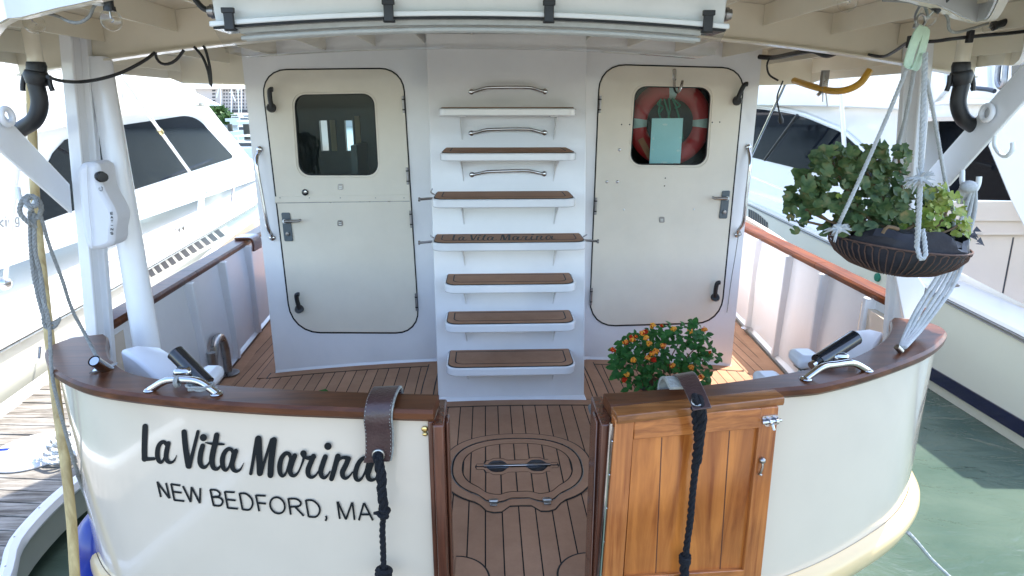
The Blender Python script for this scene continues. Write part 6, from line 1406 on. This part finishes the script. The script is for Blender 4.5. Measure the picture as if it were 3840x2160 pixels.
m = MB(); m.prism([Rr(3797, 890, HI - .004), Rr(3802, 890, HI - .004), Rr(3762, 1100, HI - .004), Rr(3757, 1098, HI - .004)], -RPn * 0.003); m.build('panel_seam', M['darkwin'], ry)
rslab('coaming_ledge', [(3400, 872), (3900, 868), (4200, 872), (4200, 884), (3900, 880), (3400, 882)], HI - 0.03, 0.05, 'tan')
rslab('coaming_ledge', [(3400, 812), (3900, 806), (4200, 810), (4200, 835), (3900, 830), (3400, 826)], HI - 0.02, 0.04, 'tan')
rslab('saloon_opening', [(3400, 452), (4200, 430), (4200, 760), (3400, 745)], HI + 0.30, 0.05, 'yglass')
rslab('awning_beam', [(3400, 440), (4200, 428), (4200, 445), (3400, 456)], HI - 0.06, 0.08, 'tan')
rslab('side_curtain', [(3700, 545), (3850, 320), (4200, 250), (4200, 900), (3850, 880), (3790, 760)], HI - 0.1, 0.06, 'gel', bev=0.02)
rslab('bridge_side', [(3400, 440), (3400, 60), (4200, 0), (4200, 430)], HI + 0.02, 0.5, 'gel')
rslab('bridge_panel', [(3445, 430), (3445, 235), (3530, 240), (3550, 330), (3500, 385)], HI - 0.02, 0.05, 'gel', bev=0.01)
rslab('bridge_panel', [(3640, 340), (3645, 225), (3700, 225), (3705, 340)], HI - 0.02, 0.05, 'gel', bev=0.01)
rslab('blue_seat_panel', [(3790, 300), (3792, 190), (3900, 160), (3900, 250)], HI - 0.03, 0.05, 'navy', bev=0.01)
rslab('bridge_ledge', [(3500, 385), (3545, 372), (3900, 372), (3900, 392), (3545, 392), (3505, 396)], HI - 0.12, 0.15, 'gel', bev=0.01)
m = MB(); m.tube(smooth([Rr(3745, 240, .2), Rr(3740, 300, .2), Rr(3752, 328, .2), Rr(3765, 310, .2), Rr(3772, 240, .2)], 0.02), 0.022, 8); m.build('coiled_phone_cord', M['hinge'], ry)
m = MB(); m.tube(smooth([Rr(3645, 330, .2), Rr(3700, 335, .2), Rr(3730, 342, .2)], .02), 0.02, 8); m.build('grab_handle', M['darkwin'], ry)
rhouse = rslab('deckhouse', [(2500, 330), (3000, 395), (3400, 400), (3420, 400), (3420, 1000), (3400, 985), (2800, 718), (2500, 585)], HI, 2.6, 'gel')
rslab('flybridge', [(2500, 398), (2860, 396), (3120, 401), (3400, 414), (3400, 60), (2500, 60)], HI - 0.18, 2.8, 'gel', bev=0.02)
arch_ = [(2600, 380), (2780, 402), (2880, 413), (2989, 432), (3098, 474), (3168, 507), (3247, 581), (3300, 660), (3290, 712), (3180, 684), (3068, 651), (2825, 591), (2600, 530)]
ap = [(p.x, p.y) for p in smooth([(x, y, 0) for x, y in arch_ + [arch_[0]]], 14)][:-1]
rslab('side_window', ap, HI - 0.012, 0.02, 'yglass')
m = MB()
m.tube([Rr(x, y - 12, HI - .02) for x, y in [(p.x, p.y) for p in smooth([(2780, 402, 0), (2880, 413, 0), (2989, 432, 0), (3098, 474, 0), (3168, 507, 0), (3247, 581, 0), (3310, 670, 0)], 12)]], 0.03, 8); m.build('window_brow', M['gel'], ry)
rslab('deck_step', [(2800, 718), (2800, 655), (3400, 905), (3400, 985)], HI - 0.04, 0.05, 'gel', bev=0.01)
# louvres in the cream side ahead
m = MB()
for k in range(9):
    x = 2806 + k * 8.2; top = 783 + k * 3.2 + (k / 8) ** 2 * 22; m.prism([Rr(x, top, -0.01), Rr(x + 4.6, top + 3, -0.01), Rr(x + 4.6, 836 + k * 2.4, -0.01), Rr(x, 832 + k * 2.4, -0.01)], -RPn * 0.008)
m.build('hull_vent', M['darkwin'], ry)
MB().lathe([(0.05, 0), (0.045, 0.02), (0.02, 0.022)], Rr(3293, 1040, 0), (-1, 0, 0), 16).build('hull_drain', M['green'], ry)
q = Rr(3572, 1042, 0.15); q.z += 0.03; MB().lathe([(0.07, 0), (0.06, 0.01), (0.04, 0.006)], Vector((q.x, q.y, E_[2].z + 0.047)), (0, 0, 1), 20).build('rod_socket', M['steel'], ry)
q = Rr(3680, 1092, 0.15); MB().lathe([(0.06, 0), (0.055, 0.01), (0.03, 0.02)], Vector((q.x, q.y, E_[1].z + 0.047)), (0, 0, 1), 20).build('rod_socket', M['chrome'], ry)
a = Rr(2958, 285, -0.2); b = Rr(2815, 590, -0.1); o = thing('outrigger_pole', b, 'silver pole slanting across the front of the curved window of the right yacht', 'pole'); MB().tube([a, b], 0.02, 10).build('pole_shaft', M['chrome'], o)
a = Rr(2990, 432, -0.05); b = Rr(2868, 600, -0.05); o = thing('outrigger_pole', b, 'black pole leaning against the curved window of the right yacht', 'pole'); MB().tube([a, b], 0.022, 10).build('pole_shaft', M['black'], o)
a = Rr(3148, 270, -0.3); b = Rr(3172, 640, -0.2); o = thing('flag_halyard', b, 'pale blue upright pole in front of the right yacht, above the geranium', 'pole'); MB().tube([a, b], 0.024, 10).build('pole_shaft', M['gel'], o)

# ================================================================ FAR MARINA between the left yacht and the cabin
FB = 130.0
def F(x, y, Y): return P(x, y, Y=Y)
bd = thing('apartment_building', F(880, 440, FB), 'distant beige apartment tower with rows of balconies, seen left of the cabin', 'building')
def fslab(name, q, Y, th, mat, par): return MB().prism([F(x, y, Y) for x, y in q], (0, th, 0)).build(name, M[mat], par)
fslab('wall', [(700, 480), (700, 333), (1010, 333), (1010, 480)], FB, 20, 'concrete', bd)
fslab('roof', [(690, 333), (690, 322), (1020, 322), (1020, 333)], FB - 1, 22, 'gel', bd)
for k in range(9):
    yk_ = 337 + k * 12.5
    for x in (798, 804, 840, 850, 862, 878, 888, 898, 912, 925, 938, 952, 966, 980): fslab('window', [(x - 2.2, yk_), (x + 2.2, yk_), (x + 2.2, yk_ + 5.5), (x - 2.2, yk_ + 5.5)], FB - 0.15, 0.14, 'darkwin', bd)
for x in (827, 867, 905, 945): fslab('pilaster', [(x - 1.6, 334), (x + 1.6, 334), (x + 1.6, 440), (x - 1.6, 440)], FB - 0.6, 0.6, 'gel', bd)
fslab('ground_floor', [(700, 412), (1010, 412), (1010, 424), (700, 424)], FB - 0.5, 0.3, 'darkwin', bd)
fslab('second_wall', [(640, 480), (640, 300), (826, 318), (826, 480)], FB + 25, 10, 'gel', bd)
# shore
m = MB(); a = F(600, 448, 95); b = F(1100, 448, 95); m.box(a.x - 300, b.x + 300, 95, 600, WZ - 1, a.z + 0.6)
tag(m.build('shore', M['concrete']), kind='structure')
def ftree(x, y, w_, h_, Y, n, lab):
    o = thing('shade_tree', F(x, y + h_, Y), lab, 'tree', 'green trees in front of the far building'); m = MB(); rn2 = random.Random(int(x)); s_ = Y / FPX
    for _ in range(n):
        d = Vector((rn2.gauss(0, 1), rn2.gauss(0, 1), rn2.gauss(0, 1))).normalized() * rn2.uniform(0.35, 1.0) ** 0.6
        c = F(x, y, Y) + Vector((d.x * w_ * s_, d.y * w_ * s_, d.z * h_ * s_ * 0.9)) * (1 + 0.2 * math.sin(d.x * 9 + d.z * 7))
        leaf_oval(m, c, Vector((rn2.gauss(0, 1), rn2.gauss(-.5, 1), rn2.gauss(.6, 1))), Vector((rn2.gauss(0, 1), rn2.gauss(0, 1), rn2.gauss(0, 1))), 0.55, 0.4, rn2)
    m.build('crown', M['tree'], o); q = F(x, y, Y); MB().tube([Vector((q.x, q.y, F(x, 448, 95).z - 1)), q], [0.25, 0.12], 8).build('trunk', M['stem'], o)
ftree(812, 428, 36, 26, 80, 1500, 'green leafy tree left of the far marina boats, touching the left yacht bow'); ftree(856, 445, 22, 14, 78, 600, 'smaller green bush right below the tree in front of the far tower')
def fboat(x, y, w_, h_, Y, lab):
    s_ = Y / FPX; q = F(x, y, Y); o = thing('motorboat', Vector((q.x, q.y, WZ)), lab, 'boat', 'small motorboats in the far marina'); a_ = w_ * s_; h = h_ * s_
    zb_ = q.z - h * 0.5
    m = MB(); m.loft([[Vector((q.x - a_, q.y, zb_)), Vector((q.x - a_, q.y + 2, zb_)), Vector((q.x - a_, q.y + 2, zb_ + h * .6)), Vector((q.x - a_, q.y, zb_ + h * .6))], [Vector((q.x + a_ * .6, q.y - .1, zb_)), Vector((q.x + a_ * .6, q.y + 2.1, zb_)), Vector((q.x + a_ * .7, q.y + 2.2, zb_ + h * .7)), Vector((q.x + a_ * .7, q.y - .2, zb_ + h * .7))], [Vector((q.x + a_ * .9, q.y + .9, zb_ + h * .1)), Vector((q.x + a_ * .9, q.y + 1.1, zb_ + h * .1)), Vector((q.x + a_ * 1.1, q.y + 1.1, zb_ + h * .85)), Vector((q.x + a_ * 1.1, q.y + .9, zb_ + h * .85))]]); m.build('hull', M['gel'], o)
    MB().box(q.x - a_ * .5, q.x + a_ * .3, q.y + .4, q.y + 1.6, zb_ + h * .6, zb_ + h * 1.05).build('cabin', M['gel'], o, bevel=0.02); MB().box(q.x - a_ * .45, q.x + a_ * .32, q.y + .38, q.y + .42, zb_ + h * .72, zb_ + h * .92).build('window', M['darkwin'], o)
    MB().box(q.x - a_ * .5, q.x + a_ * .35, q.y + .3, q.y + 1.7, zb_ + h * 1.3, zb_ + h * 1.36).build('hard_top', M['gel'], o)
    for e in (-.45, .3): MB().tube([Vector((q.x + a_ * e, q.y + .5, zb_ + h * 1.0)), Vector((q.x + a_ * e, q.y + .5, zb_ + h * 1.32))], 0.02, 6).build('top_leg', M['chrome'], o)
fboat(925, 455, 60, 26, 62, 'white motorboat farthest back, under the far tower'); fboat(880, 446, 34, 18, 66, 'small white motorboat beside the green bush in the far marina')
fboat(925, 500, 80, 50, 34, 'white motorboat in the middle of the gap left of the cabin'); fboat(930, 565, 110, 60, 24, 'nearest white motorboat seen between the left yacht bow and the cabin')
for x, y0, y1, Y, lab in ((925, 465, 600, 28, 'dark wet piling against the left edge of the cabin'), (862, 465, 505, 36, 'thin dark piling between the far motorboats')):
    a = F(x, y0, Y); m = MB(); m.tube([Vector((a.x, a.y, WZ - 0.5)), a], 0.16 if x > 900 else 0.12, 12); tag(m.build('mooring_piling', M['pile']), lab, 'piling', 'pilings in the far marina')
for x, y0, y1, xx, Y, lab in ((892, 330, 450, 897, 60, 'white mast right of centre in the far marina'), (866, 340, 380, 882, 58, 'slanting white spar in front of the far tower'), (824, 322, 366, 812, 50, 'white pole next to the left yacht flybridge tip')):
    m = MB(); m.tube([F(x, y0, Y), F(xx, y1, Y)], 0.05, 6); m.tube([F(x - 6, y0 + 8, Y), F(x + 8, y0 + 8, Y)], 0.03, 6); tag(m.build('mast', M['gel']), lab, 'mast')
